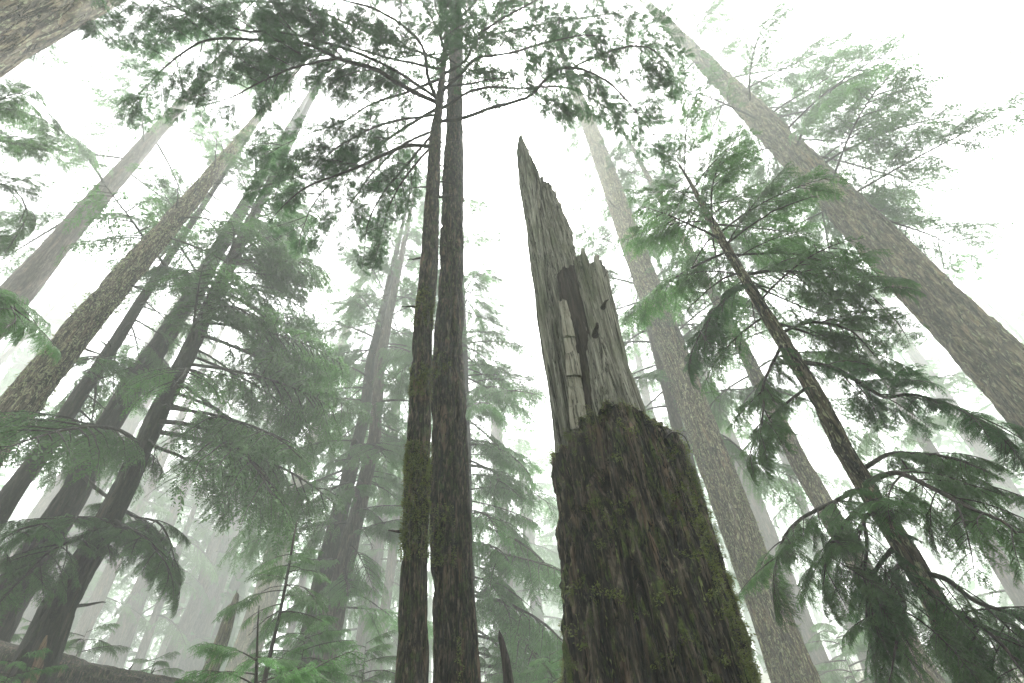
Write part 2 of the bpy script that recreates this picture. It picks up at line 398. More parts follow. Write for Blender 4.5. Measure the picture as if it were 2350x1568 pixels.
# ------------------------------------------------------------------ trunks
def azel(px, py):
    r = ray(px, py); return math.atan2(r[0], r[1]), math.atan2(r[2], math.hypot(r[0], r[1]))
class Axis:
    """trunk axis and radius from points (x, y, width) on the picture and a horizontal distance"""
    def __init__(s, st, D, lean=True):
        pts, rad = [], []
        for x, y, w in st:
            dv = np.array([x - VP[0], y - VP[1]]); dv /= np.linalg.norm(dv); nn = np.array([-dv[1], dv[0]]) * w / 2
            a1, _ = azel(x + nn[0], y + nn[1]); a2, _ = azel(x - nn[0], y - nn[1])
            da = abs((a1 - a2 + math.pi) % (2 * math.pi) - math.pi)
            pts.append(at_dist(x, y, D)); rad.append(D * math.sin(da / 2))
        o = np.argsort([p[2] for p in pts]); s.p = np.array(pts)[o]; s.r = np.array(rad)[o]
        z = s.p[:, 2]
        # straight best-fit axis plus a part of the observed sway
        A = np.stack([np.ones_like(z), z], 1)
        wts = 1 / (1 + (z - z.min()) * .05)
        s.cx = np.linalg.lstsq(A * wts[:, None], s.p[:, 0] * wts, rcond=None)[0] if len(z) > 1 else np.array([s.p[0, 0], 0])
        s.cy = np.linalg.lstsq(A * wts[:, None], s.p[:, 1] * wts, rcond=None)[0] if len(z) > 1 else np.array([s.p[0, 1], 0])
        lim = .11
        for c, i in ((s.cx, 0), (s.cy, 1)):
            if abs(c[1]) > lim:
                k = math.copysign(lim, c[1]); c[0] += (c[1] - k) * z.mean(); c[1] = k
        s.z = z
        cr = np.polyfit(z, s.r, 1) if len(z) > 1 else [0, s.r[0]]
        s.slope = min(cr[0], -.004); s.r0 = s.r
    def at(s, z):
        z = np.asarray(z, float)
        base = np.stack([s.cx[0] + s.cx[1] * z, s.cy[0] + s.cy[1] * z, z], -1)
        dx = np.interp(z, s.z, s.p[:, 0] - (s.cx[0] + s.cx[1] * s.z)); dy = np.interp(z, s.z, s.p[:, 1] - (s.cy[0] + s.cy[1] * s.z))
        lim = .5
        base[..., 0] += np.clip(dx, -lim, lim); base[..., 1] += np.clip(dy, -lim, lim)
        return base
    def rad(s, z, top):
        z = np.asarray(z, float)
        r = np.interp(z, s.z, s.r0)
        hi = s.r0[-1] * np.clip((top - z) / max(top - s.z[-1], .1), 0.02, 1) ** .8
        r = np.where(z > s.z[-1], hi, r)
        r = np.where(z < s.z[0], s.r0[0] + (s.z[0] - z) * .03, r)
        return r
    def z_at_y(s, py):
        zs = np.linspace(-1, 80, 500); P = s.at(zs)
        q = (P - EYE) @ RWC
        yy = IH / 2 - FPX * q[:, 1] / np.minimum(q[:, 2], -.01) * -1
        return float(zs[np.argmin(np.abs(yy - py))])
def trunk_mesh(name, ax, zb, zt, base, mat, na=40, nz=120, amp=.02, fx=7.0, fz=1.2, seed=0, flare=.35, broken=0.0, zpow=1.6):
    t = np.linspace(0, 1, nz) ** zpow; z = zb - .25 + (zt - zb + .25) * t
    C = ax.at(z); R = ax.rad(z, zt)
    R = R * (1 + flare * np.exp(-(z - zb) / .9))
    th = np.linspace(0, 2 * math.pi, na, endpoint=False)
    c, s = np.cos(th), np.sin(th)
    q = np.stack([R[:, None] * c[None] * fx, R[:, None] * s[None] * fx, np.repeat(z[:, None], na, 1) * fz], -1) + seed * 3.7
    warp = fbm(q * .6, seed + 9, 2)[..., None] - .5
    n1 = np.abs(2 * vnoise(q + warp * 1.6, seed) - 1); plate = smooth(0, .35, n1)
    n2 = fbm(q * np.array([2.6, 2.6, 3.2]), seed + 3, 3) - .5
    low = fbm(q * np.array([.22, .22, .25]), seed + 5, 2) - .5
    lobe = flare * .35 * np.exp(-(z - zb) / 1.3)[:, None] * np.cos(th * 5 + seed)[None] * R[:, None]
    k = np.minimum(1, R / .15)[:, None]
    rr = R[:, None] + k * (amp * (plate - .6) + amp * .9 * n2) + R[:, None] * .22 * low + lobe
    rr = np.maximum(rr, .004)
    V = np.stack([C[:, 0:1] + rr * c[None], C[:, 1:2] + rr * s[None], np.repeat(z[:, None], na, 1)], -1)
    if broken:
        j = broken * (fbm(np.stack([c * 2.2, s * 2.2, c * 0], -1), seed + 21, 3) * 1.6 - .3 + .35 * s)
        f = smooth(.55, 1, t)[:, None]
        V[..., 2] += f * j[None]
    V = V.reshape(-1, 3) - np.asarray(base)
    i = np.arange(nz - 1)[:, None] * na; j = np.arange(na)[None]; kk = (j + 1) % na
    Q = np.stack([i + j, i + kk, i + na + kk, i + na + j], -1).reshape(-1, 4)
    top = np.mean(V[-na:], 0, keepdims=True) - np.array([[0, 0, .3 * broken]])
    V = np.vstack([V, top]); jj = np.arange(na); e = (nz - 1) * na
    T = np.stack([e + jj, e + (jj + 1) % na, np.full(na, nz * na)], -1)
    return mesh_from(name, V, Q, T, mat)

def place_bough(root, base, P, az, pitch, s, key, rg, bare=False):
    k = int(rg.integers(0, len(PROTO)))
    M = Matrix.Rotation(az, 4, 'Z') @ Matrix.Rotation(-pitch, 4, 'Y') @ Matrix.Rotation(rg.uniform(-.4, .4), 4, 'X')
    M = M @ Matrix.Diagonal((s, s * (1 if rg.random() < .5 else -1) * rg.uniform(.8, 1.1), s * rg.uniform(.85, 1.15), 1))
    M.translation = Vector(P - base)
    if bare:
        o = link('dead_limb', BARE[int(rg.integers(0, 3))], root); o.matrix_local = M; return o
    o = link('bough', PROTO[k][0], root); o.matrix_local = M
    f = link('needles', PROTO[k][1], o); set_mat(f, key)
    return o
TREES = {}
def stub(root, ax, base, z, az, length, rad, up=.3, mat='twig', name='branch_stub', seed=0):
    rg = np.random.default_rng(seed); P = ax.at(z); r_ = float(ax.rad(z, 99))
    d = np.array([math.cos(az), math.sin(az), up]); q = np.linspace(0, 1, 6)[:, None]
    path = P + d * (r_ * .8 + length * q) + np.cumsum((rg.random((6, 3)) - .5) * .12 * length, 0) * q
    mb = MB(); mb.tube(path - base, rad * (1 - .75 * q[:, 0]), 6)
    return link(name, mb.mesh(name, MAT[mat]), root)
def tree(name, label, st, D, top, mat, cat='tree', group=None, amp=.02, fx=7, fz=1.2, na=40, nz=110, seed=1, crowns=(), flare=.35, broken=0.0, zpow=1.6, stubs=0):
    """crowns: (z0, z1, count, length, material, azimuth centre deg or None, azimuth spread, pitch0, pitch1)"""
    far = D >= 20
    if far: D = D * 1.75
    ax = Axis(st, D)
    if isinstance(top, tuple): top = ax.z_at_y(top[1])
    zb = float(ground_z(*ax.at(0.0)[:2])); base = ax.at(zb); base[2] = zb
    root = bpy.data.objects.new(name, None); COL.objects.link(root); root.location = base
    root.empty_display_size = .3
    tag(root, label, cat, group)
    link('trunk', trunk_mesh('trunk', ax, zb, top, base, MAT[mat], na, nz, amp, fx, fz, seed, flare, broken, zpow), root)
    rg = np.random.default_rng(seed * 13 + 5)
    for (z0, z1, cnt, length, key, azc, azs, p0, p1) in crowns:
        if z0 < 0: z0 = ax.z_at_y(-z0)
        if z1 == 0: z1 = top - .4
        elif z1 < 0: z1 = ax.z_at_y(-z1)
        if D < 13 and z0 >= 28: continue
        if D >= 20: cnt = int(cnt * .5)
        for i in range(cnt):
            u = (i + rg.random()) / cnt; z = z0 + (z1 - z0) * u
            if azc is None: az = i * 2.39996 + rg.uniform(-.4, .4)
            else: az = math.radians(azc) + rg.uniform(-1, 1) * math.radians(azs)
            P = ax.at(z); r_ = float(ax.rad(z, top))
            frac = (z - z0) / max(z1 - z0, .1)
            ln = length * (1 - .55 * max(0, frac - .2)) * rg.uniform(.7, 1.2) / 3.0
            pit = math.radians(p0 + (p1 - p0) * frac + rg.uniform(-9, 9))
            place_bough(root, base, P + .5 * r_ * np.array([math.cos(az), math.sin(az), 0]), az, pit, ln, key or 'fol', rg, key is None)
    for i in range(stubs):
        stub(root, ax, base, zb + 2 + (min(top, 26) - 3) * (i + rg.random()) / stubs, rg.uniform(-math.pi, math.pi), rg.uniform(.15, .7), rg.uniform(.02, .045), rg.uniform(-.3, .3), seed=seed * 7 + i)
    return root, ax, base
def custom_bough(root, base, path, key, seed, **kw):
    path = np.asarray(path, float); o0 = path[0].copy()
    w_, f_ = bough(path - o0, seed, **kw)
    o = link('bough', w_.mesh('bough_wood', MAT['twig']), root, o0 - base)
    link('needles', f_.mesh('bough_needles', MAT[key]), o)
    return o
def limb(root, base, path, key, seed, r0=.05, bare=.1, step=.2, s0=.42, hang=.4, taper=.5, up=.0):
    """a custom limb; its sprays are copies of the bough meshes, as sub-parts of the limb"""
    rg = np.random.default_rng(seed); path = np.asarray(path, float); o0 = path[0].copy()
    P, L = resample(path - o0, 28)
    P[1:] += np.cumsum((rg.random((27, 3)) - .5) * .012 * L / 3, 0)
    mb = MB(); mb.tube(P, r0 * (1 - np.linspace(0, 1, 28)) ** .75 + .005, 7)
    o = link('bough', mb.mesh('limb_wood', MAT['twig']), root, o0 - base)
    D_ = np.gradient(P, axis=0); D_ /= np.linalg.norm(D_, axis=1)[:, None]
    n_ = max(5, int(L * (1 - bare) / step))
    for i in range(n_ + 2):
        u = min(1, (i + rg.uniform(-.4, .4)) / n_); t = min(.999, max(bare * .8, bare + (1 - bare) * u))
        f = t * 27; k = min(int(f), 26); p = P[k] + (P[k + 1] - P[k]) * (f - k); d = D_[k]
        side = norm(np.cross(d, UP)) * (1 if i % 2 else -1)
        a = math.radians(rg.uniform(28, 72)) if i < n_ else math.radians(rg.uniform(-15, 15))
        x = norm(math.cos(a) * d + math.sin(a) * side + UP * (rg.uniform(-hang, .12) + up))
        z = norm(UP + side * rg.uniform(-.35, .35) + d * rg.uniform(-.2, .2)); y = norm(np.cross(z, x)); z = np.cross(x, y)
        s = s0 * rg.uniform(.55, 1.15) * min(1, .5 + u / .3) * (1 - taper * max(0, u - .35))
        M = Matrix([[*r, 0] for r in np.stack([x * s, y * s * (1 if rg.random() < .5 else -1), z * s], 1)] + [[0, 0, 0, 1]]); M.translation = Vector(p)
        q = int(rg.integers(0, len(PROTO)))
        w = link('twig', PROTO[q][0], o); w.matrix_local = M
        g = link('needles', PROTO[q][1], o); g.matrix_local = M; set_mat(g, key)
    return o
def path_h(ax, pts, dz):
    """limb through picture points; starts on the trunk, then keeps its height plus dz along its length"""
    z0 = ax.z_at_y(pts[0][1]); P = [ax.at(z0)]
    n_ = len(pts)
    for i, (x, y) in enumerate(pts[1:], 1):
        u = i / (n_ - 1); P.append(at_height(x, y, z0 + np.interp(u, np.linspace(0, 1, len(dz)), dz)))
    return np.array(P)
def path_d(pts, ds):
    n_ = len(pts); return np.array([at_dist(x, y, float(np.interp(i / (n_ - 1), np.linspace(0, 1, len(ds)), ds))) for i, (x, y) in enumerate(pts)])
def tufts(root, ax, base, top, z0, z1, count, mat, seed, size=.05, facing=None, dens_scale=2.0, thresh=.5, nleaf=12, hang=0.0, name='moss', fan=1.5, fan_hi=None):
    rg = np.random.default_rng(seed); mb = MB(); got = 0
    P_, D_, S_, L_, W_ = [], [], [], [], []
    for _ in range(count * 6):
        if got >= count: break
        z = rg.uniform(z0, z1) if rg.random() < .5 else z0 + (z1 - z0) * rg.random() ** 1.8
        C = ax.at(z); r_ = float(ax.rad(z, top)); a0 = math.atan2(-C[1], -C[0]); a = a0 + rg.uniform(-fan, fan if fan_hi is None else fan_hi)
        nv = np.array([math.cos(a), math.sin(a), 0]); p = C + nv * r_ * 1.0
        if float(vnoise((p * dens_scale)[None], seed)[0]) < thresh: continue
        got += 1
        k = nleaf
        d = rg.normal(size=(k, 3)); d = d + nv * 1.3 - UP * (.3 + hang); d /= np.linalg.norm(d, axis=1)[:, None]
        s = np.cross(d, rg.normal(size=(k, 3))); s /= np.linalg.norm(s, axis=1)[:, None]
        sz = size * rg.uniform(.5, 1.5)
        P_.append(p - base + rg.normal(size=(k, 3)) * sz * np.array([.5, .5, .6 + hang])); D_.append(d); S_.append(s); L_.append(sz * rg.uniform(.6, 1.3, k)); W_.append(sz * rg.uniform(.25, .5, k))
    if not P_: return
    mb.leaves(np.vstack(P_), np.vstack(D_), np.vstack(S_), np.concatenate(L_), np.concatenate(W_))
    o = link(name, mb.mesh(name, MAT[mat]), root); o['kind'] = 'stuff'; return o
#@@TREES
# ================================================================== the pair in the middle
tPL, aPL, bPL = tree('hemlock_tree', 'slender mossy trunk left of the central pair, forking into dark spreading boughs', 
    [(944, 1560, 74), (947, 1478, 70), (952, 1245, 61), (958, 1078, 57), (971, 756, 41), (984, 623, 38), (999, 317, 26), (1006, 253, 20), (1014, 183, 14), (1024, 100, 10)], 4.3, 18, 'bark_moss',
    amp=.032, fx=9, fz=1.5, na=72, nz=260, seed=3, flare=.02, zpow=1.4, crowns=[(-190, -30, 12, 2.0, 'fol_dark', None, 0, -4, 10)])
tPR, aPR, bPR = tree('fir_tree', 'thicker straight mossy trunk right of the central pair, bare bark on its right flank',
    [(1047, 1545, 102), (1036, 1312, 88), (1030, 1078, 83), (1028, 856, 68), (1035, 623, 55), (1041, 333, 40), (1044, 200, 33), (1047, 83, 30)], 4.8, 34, 'bark_moss',
    amp=.036, fx=9, fz=1.2, na=90, nz=260, seed=4, flare=.02, zpow=1.4,
    crowns=[(20, 33, 20, 3.0, 'fol', None, 0, -5, 20)])
PLB = [
 # points, height change, bough settings
 ([(1000,240),(940,205),(860,155),(783,133),(717,100),(650,90),(567,82),(474,80),(400,120),(330,190)], (0,0.456,0.152,-0.608), dict(r0=.075, bare=0.12, maxsec=1.7, spread=.44)),
 ([(1003,230),(900,160),(760,105),(640,80),(547,77),(494,57),(433,37),(387,13),(300,-20)], (0,0.38,0.304,-0.304), dict(r0=.05, bare=0.23, maxsec=1.7, spread=.34)),
 ([(997,240),(984,187),(964,100),(934,67),(874,27),(784,0),(680,-30)], (0,0.912,0.912,0.456), dict(r0=.06, bare=0.14, maxsec=1.7)),
 ([(988,340),(924,337),(884,353),(834,377),(784,395),(710,423),(660,457),(624,494)], (0,-0.152,-0.38,-0.684), dict(r0=.055, bare=0.4, maxsec=.5, dens=.6)),
 ([(985,247),(927,297),(850,350),(780,400),(720,470),(690,540)], (0,0.076,-0.532,-1.14), dict(r0=.055, bare=0.12, maxsec=1.9, spread=.42, hang=.7)),
 ([(1008,282),(1065,272),(1120,250),(1170,235),(1210,220),(1250,180),(1270,160),(1320,152),(1380,175),(1450,240),(1520,330)], (0,0.076,0.304,-0.152), dict(r0=.06, bare=0.25, maxsec=1.6, spread=.38)),
 ([(1012,215),(1060,165),(1084,137),(1137,127),(1184,117),(1260,95),(1350,80),(1440,95)], (0,0.456,0.38,0.152), dict(r0=.05, bare=0.19, maxsec=1.8)),
 ([(1016,170),(1072,133),(1090,90),(1130,60),(1180,30),(1260,-10),(1360,-30)], (0,0.532,0.608,0.228), dict(r0=.05, bare=0.12, maxsec=1.8)),
 ([(1010,160),(944,143),(877,127),(784,93),(700,40),(600,-10)], (0,0.304,0.304,0), dict(r0=.05, bare=0.14, maxsec=1.8)),
 ([(1008,177),(931,213),(851,240),(784,280),(700,310),(640,340)], (0,.2,-.4,-1.), dict(r0=.05, bare=0.11, maxsec=1.9, hang=.6)),
 ([(1020,100),(1060,40),(1130,-30),(1250,-90)], (0,0.76,1.064,0.912), dict(r0=.05, bare=0.08, maxsec=1.8)),
 ([(1018,120),(990,40),(950,-20),(860,-70)], (0,0.76,1.064,0.912), dict(r0=.05, bare=0.08, maxsec=1.8)),
 ([(1012,200),(1090,190),(1150,180),(1200,190)], (0,-0.304,-0.912,-1.52), dict(r0=.035, bare=0.11, maxsec=1.2, hang=.8)),
 ([(990,300),(940,370),(880,440),(840,520),(830,590)], (0,-0.38,-0.988,-1.824), dict(r0=.04, bare=0.17, maxsec=1.3, hang=.9)),
 ([(987,300),(920,335),(850,400),(800,470),(750,540)], (0,0,-0.38,-0.912), dict(r0=.035, bare=.15, maxsec=1.4, hang=.7)),
 ([(990,330),(935,400),(895,470),(870,550)], (0,-0.228,-0.684,-1.216), dict(r0=.03, bare=.15, maxsec=1.2, hang=.8)),
 ([(985,262),(880,285),(780,335),(700,400),(630,420)], (0,0.152,-0.076,-0.532), dict(r0=.04, bare=.15, maxsec=1.6, hang=.6)),
 ([(1008,140),(880,90),(740,30),(560,0),(420,30),(290,80)], (0,0.38,0.38,-0.152), dict(r0=.045, bare=.2, maxsec=1.7)),
 ([(783,133),(700,150),(600,190),(520,230),(440,250)], None, dict(r0=.03, bare=.1, maxsec=1.4, hang=.5)),
 ([(1010,250),(1100,205),(1200,205),(1300,205),(1400,260),(1480,330)], (0,0.228,0.152,-0.304), dict(r0=.04, bare=.35, maxsec=1.4)),
 ([(1018,130),(1100,90),(1220,60),(1340,40),(1440,30),(1520,80)], (0,0.532,0.608,0.304), dict(r0=.04, bare=.15, maxsec=1.6)),
 ([(1320,152),(1400,120),(1480,110),(1560,190)], None, dict(r0=.03, bare=0.06, maxsec=1.2)),
]
for i, (pts, dz, kw) in enumerate(PLB):
    if dz is None:
        zz = aPL.z_at_y(282) + .2; P_ = np.array([at_height(x, y, zz - .08 * j) for j, (x, y) in enumerate(pts)])
    else: P_ = path_h(aPL, pts, dz)
    limb(tPL, bPL, P_, 'fol_dark', 200 + i, r0=kw['r0'] * .6, bare=kw['bare'], step=.125 if kw.get('dens', 1) == 1 else .22, s0=.21 * kw['maxsec'], hang=kw.get('hang', .4))
for i, (yy, az, ln) in enumerate([(600, 3.0, .35), (712, 3.2, .3), (430, 3.0, .4), (322, 2.5, .55), (455, .2, .35), (415, .4, .3), (327, .2, .5), (380, .3, .3), (1240, 3.1, .2)]):
    stub(tPL, aPL, bPL, aPL.z_at_y(yy), az, ln * .75, .02, .25, seed=i)
tufts(tPL, aPL, bPL, 18, 1.2, 6, 1700, 'moss', 31, size=.016, thresh=.56)
tufts(tPR, aPR, bPR, 34, 1.2, 5.5, 1200, 'moss', 32, size=.016, thresh=.56, fan_hi=.25)

# ================================================================== trunks on the right
tTR, aTR, bTR = tree('spruce_tree', 'tall lichen flecked trunk rising just right of the broken snag',
    [(1795, 1478, 92), (1670, 1145, 76), (1580, 900, 66), (1526, 760, 60), (1449, 556, 51), (1394, 400, 42), (1363, 317, 35)], 16, 52, 'bark_lich',
    stubs=7, amp=.045, fx=7, fz=1.4, na=90, nz=240, seed=5, flare=.25, zpow=1.4, crowns=[(33, 48, 24, 3.6, 'fol', None, 0, -8, 20)])
tufts(tTR, aTR, bTR, 50, 1.5, 16, 600, 'lichen', 33, size=.07, hang=1.2, name='lichen', thresh=.5, nleaf=8)
tBR, aBR, bBR = tree('old_fir_tree', 'massive furrowed trunk slanting out at the right edge of the view',
    [(2305, 850, 136), (2141, 686, 108), (1980, 520, 90), (1828, 361, 72), (1733, 263, 61), (1667, 195, 48)], 17, 52, 'bark_big',
    stubs=7, amp=.10, fx=4.2, fz=.75, na=150, nz=320, seed=6, flare=.3, zpow=1.3,
    crowns=[(-470, -200, 20, 4.6, 'fol', 30, 80, -8, 0), (-500, -40, 40, 5.2, 'fol', None, 0, -6, 5), (-640, -420, 3, 1.0, 'fol', None, 0, -10, 0)])
tRH, aRH, bRH = tree('hemlock_tree', 'hemlock with broad dark green drooping boughs in front of the right edge',
    [(2221, 1545, 62), (2151, 1395, 53), (2087, 1278, 50), (2010, 1155, 46), (1930, 1023, 41), (1884, 923, 38), (1820, 823, 34), (1734, 683, 27), (1650, 540, 20), (1590, 430, 10)], 6.5, ('y', 370), 'bark_lich',
    amp=.018, fx=11, fz=2.2, na=56, nz=200, seed=7, flare=.25, zpow=1.3,
    crowns=[(-760, -560, 7, 1.9, 'fol', None, 0, -14, -4), (-600, 0, 24, 1.8, 'fol', None, 0, -8, 25), (-700, -450, 4, 2.2, None, None, 0, -5, 5)])
RHB = [
 ([(1837,820),(1917,846),(1994,890),(2034,911),(2084,903),(2167,923),(2234,950)], (6.46,6.69,6.54), dict(r0=.05, bare=.04, maxsec=1.2, spread=.4)),
 ([(1777,790),(1770,840),(1752,883),(1754,930),(1745,1010)], (6.46,6.00,5.78), dict(r0=.035, bare=.04, maxsec=.9, hang=.8)),
 ([(1717,620),(1800,623),(1867,638),(1934,645),(2000,690)], (6.46,6.84,7.14), dict(r0=.04, bare=.04, maxsec=1.3)),
 ([(1720,640),(1660,690),(1620,740),(1590,800)], (6.46,6.23,6.08), dict(r0=.035, bare=.04, maxsec=1.1, hang=.6)),
 ([(1985,1110),(2054,1085),(2134,1115),(2217,1160),(2300,1195),(2345,1240)], (6.46,5.78,5.47), dict(r0=.045, bare=.04, maxsec=1.1, spread=.4, hang=.5)),
 ([(1975,1080),(2050,1040),(2130,1050),(2200,1090),(2260,1160)], (6.46,6.76,6.99), dict(r0=.04, bare=.04, maxsec=1.1, spread=.4, hang=.6)),
 ([(2020,1170),(1984,1188),(1990,1245),(1985,1330),(2000,1400)], (6.46,5.93,5.78), dict(r0=.035, bare=.04, maxsec=.9, hang=1.0)),
 ([(2090,1290),(2057,1305),(2067,1362),(2077,1395),(2064,1450),(2050,1540)], (6.46,5.93,5.62), dict(r0=.035, bare=.04, maxsec=.9, hang=1.0)),
 ([(2110,1310),(2170,1330),(2234,1380),(2334,1418),(2400,1480)], (6.46,6.31,6.08), dict(r0=.04, bare=.04, maxsec=1.1, hang=.7)),
 ([(2150,1390),(2220,1420),(2300,1480),(2360,1560)], (6.46,6.08,5.78), dict(r0=.035, bare=.04, maxsec=1.0, hang=.7)),
 ([(1985,1112),(1917,1150),(1850,1185),(1800,1232),(1780,1290)], (6.46,6.08,5.70), dict(r0=.04, bare=.04, maxsec=1.0, hang=.8)),
 ([(2010,1150),(1950,1190),(1900,1260),(1890,1330)], (6.46,6.08,5.85), dict(r0=.035, bare=.04, maxsec=1.0, hang=.9)),
 ([(2060,1240),(2000,1330),(1990,1420),(2010,1540)], (6.46,6.31,6.23), dict(r0=.035, bare=.04, maxsec=1.0, hang=.9)),
 ([(1860,880),(1800,930),(1740,990),(1720,1040)], (6.46,6.23,6.08), dict(r0=.03, bare=.04, maxsec=.8, hang=.8)),
 ([(1790,760),(1870,740),(1950,760),(2010,820)], (6.46,6.84,7.14), dict(r0=.035, bare=.04, maxsec=1.1, hang=.5)),
]
for i, (pts, ds, kw) in enumerate(RHB):
    P_ = path_d(pts, ds); P_[0] = aRH.at(P_[0][2])
    limb(tRH, bRH, P_, 'fol_dark' if i % 3 == 0 else 'fol', 300 + i, r0=kw['r0'] * .6, bare=.06, step=.09, s0=.26 * kw['maxsec'], hang=min(.55, kw.get('hang', .4)))
tRL, aRL, bRL = tree('spruce_tree', 'pale lichen covered trunk standing behind the dark drooping boughs at right',
    [(2060, 1450, 58), (1882, 1145, 46), (1834, 1062, 43), (1700, 790, 28)], 18, 42, 'bark_lich', seed=8, na=48, nz=150,
    crowns=[(-900, -330, 44, 3.8, 'fol', None, 0, -15, 10), (-1000, -700, 5, 2.6, None, None, 0, -15, 0)])
tree('spruce_tree', 'grey misty trunk between the lichen trunk and the dark hemlock boughs', [(1877, 1512, 44), (1774, 1262, 42), (1717, 1112, 39)], 22, 46, 'bark_plain', seed=9,
    crowns=[(7, 12, 8, 2.6, None, None, 0, -15, 0), (10, 45, 50, 4.8, 'fol', None, 0, -15, 15)])
tree('spruce_tree', 'thin grey trunk low behind the right hemlock boughs, half lost in mist', [(1994, 1528, 32), (1960, 1445, 28)], 24, 38, 'bark_plain', seed=10,
    crowns=[(6, 37, 44, 4.4, 'fol', None, 0, -15, 15)])
# far right crowns
tree('hemlock_tree', 'misty hemlock crown hanging into the right edge above the massive trunk', [(2960, 150, 60), (2700, 60, 52)], 20, 46, 'bark_plain', seed=12,
    crowns=[(12, 45, 44, 6.5, 'fol', 175, 95, -18, 15)])
tree('hemlock_tree', 'faint distant hemlock behind the massive right trunk, feathery boughs in white fog', [(2330, 1150, 40), (2200, 960, 34)], 30, 44, 'bark_plain', seed=13,
    crowns=[(6, 43, 60, 6.5, 'fol', None, 0, -18, 15)])
tree('hemlock_tree', 'grey misty hemlock at the lower right edge behind the drooping boughs', [(2360, 1400, 44), (2280, 1270, 40)], 20, 36, 'bark_plain', seed=14,
    crowns=[(3, 35, 56, 5.0, 'fol', None, 0, -18, 15)])

# ================================================================== trunks on the left
tree('old_fir_tree', 'huge dark trunk crossing the top left corner', [(-30, 65, 220), (224, -55, 169)], 8, 46, 'bark_big', amp=.04, fx=5, fz=.9, na=90, nz=200, seed=15,
    crowns=[(28, 45, 24, 5, 'fol', None, 0, -8, 15)])
tree('old_fir_tree', 'broad misty grey trunk behind the lichen trunk at upper left', [(110, 590, 62), (200, 483, 52), (300, 372, 41)], 19.5, 50, 'bark_plain', seed=16, na=56, nz=150,
    crowns=[(18, 50, 30, 4.5, 'fol', None, 0, -12, 15)])
tL1, aL1, bL1 = tree('spruce_tree', 'pale lichen streaked trunk leaning in from the left edge', [(50, 925, 90), (200, 736, 72), (327, 589, 58), (455, 440, 37), (560, 307, 20)], 12.5, 36, 'bark_pale',
    stubs=7, amp=.045, fx=6, fz=1.4, na=72, nz=230, seed=17, zpow=1.3, crowns=[(-560, -330, 9, 3.0, None, 0, 70, -10, 5)])
tufts(tL1, aL1, bL1, 36, 4, 20, 420, 'lichen', 34, size=.07, hang=1.2, name='lichen', thresh=.5, nleaf=8)
tL2, aL2, bL2 = tree('hemlock_tree', 'thin dark trunk beside the pale lichen trunk at left', [(40, 1112, 46), (110, 1023, 42), (187, 900, 36), (267, 783, 30), (320, 696, 24), (397, 576, 17)], 16, 34, 'bark_dark',
    stubs=6, amp=.015, fx=10, na=48, nz=180, seed=18, crowns=[(-1010, -640, 16, 3.4, 'fol', 50, 110, -14, -2), (-650, 0, 16, 2.6, 'fol', None, 0, -10, 25), (-1010, -700, 6, 3.0, None, 0, 60, -25, -5)])
tL3, aL3, bL3 = tree('old_fir_tree', 'dark stout trunk, second from the fallen log at lower left', [(20, 1378, 90), (90, 1262, 80), (173, 1128, 67), (240, 990, 58), (333, 840, 50), (430, 696, 41)], 16.5, 48, 'bark_dark',
    stubs=6, amp=.03, fx=7, na=64, nz=200, seed=19, crowns=[(-720, -420, 20, 4.6, 'fol', -20, 80, -14, -4), (-900, -700, 4, 2.2, None, None, 0, -14, 0)])
tL4, aL4, bL4 = tree('fir_tree', 'dark reddish trunk with a bare scar standing before the fallen log', [(73, 1545, 92), (133, 1395, 76), (213, 1262, 63), (283, 1122, 55), (367, 940, 46), (433, 810, 40), (500, 663, 32)], 13.5, 44, 'bark_dark',
    stubs=6, amp=.03, fx=7, na=72, nz=220, seed=20, crowns=[(-1050, -440, 40, 4.6, 'fol', 0, 75, -16, -4), (-1100, -600, 4, 2.6, None, 0, 60, -20, 0)])
P_ = path_d([(150,985),(160,1045),(205,1108),(260,1150),(300,1180),(355,1195),(405,1290)], (16,14.5,13.5)); P_[0] = aL2.at(P_[0][2])
limb(tL2, bL2, P_, 'fol', 401, r0=.06, bare=.5, step=.14, s0=.5, hang=.5)
for i, pts in enumerate([[(250,1195),(190,1190),(120,1200),(40,1215),(-30,1260)], [(255,1190),(300,1215),(340,1240),(380,1290)], [(240,1215),(170,1240),(110,1270),(60,1320)]]):
    P_ = path_d(pts, (13.5, 12.2, 11.6)); P_[0] = aL4.at(P_[0][2])
    limb(tL4, bL4, P_, 'fol_fresh' if i < 2 else 'fol', 410 + i, r0=.04, bare=.08, step=.13, s0=.38, hang=.4)
tree('spruce_tree', 'pale ghostly trunk at the far left below the broad grey trunk', [(20, 890, 48), (67, 823, 42), (133, 730, 34)], 32, 50, 'bark_plain', seed=21, crowns=[(20, 48, 26, 5, 'fol', None, 0, -12, 15)])
tree('hemlock_tree', 'thin grey hemlock at the left edge under the pale ghostly trunk', [(7, 823, 15), (53, 776, 14)], 27, 40, 'bark_plain', seed=22, crowns=[(12, 39, 26, 4, 'fol', None, 0, -15, 15)])
tN, aN, bN = tree('hemlock_tree', 'near hemlock beyond the left edge with green boughs reaching into view', [(-420, 212, 40), (-200, 105, 36)], 11, 30, 'bark_dark', seed=23,
    crowns=[(5, 20, 10, 2.0, 'fol', 150, 90, -14, 5)])
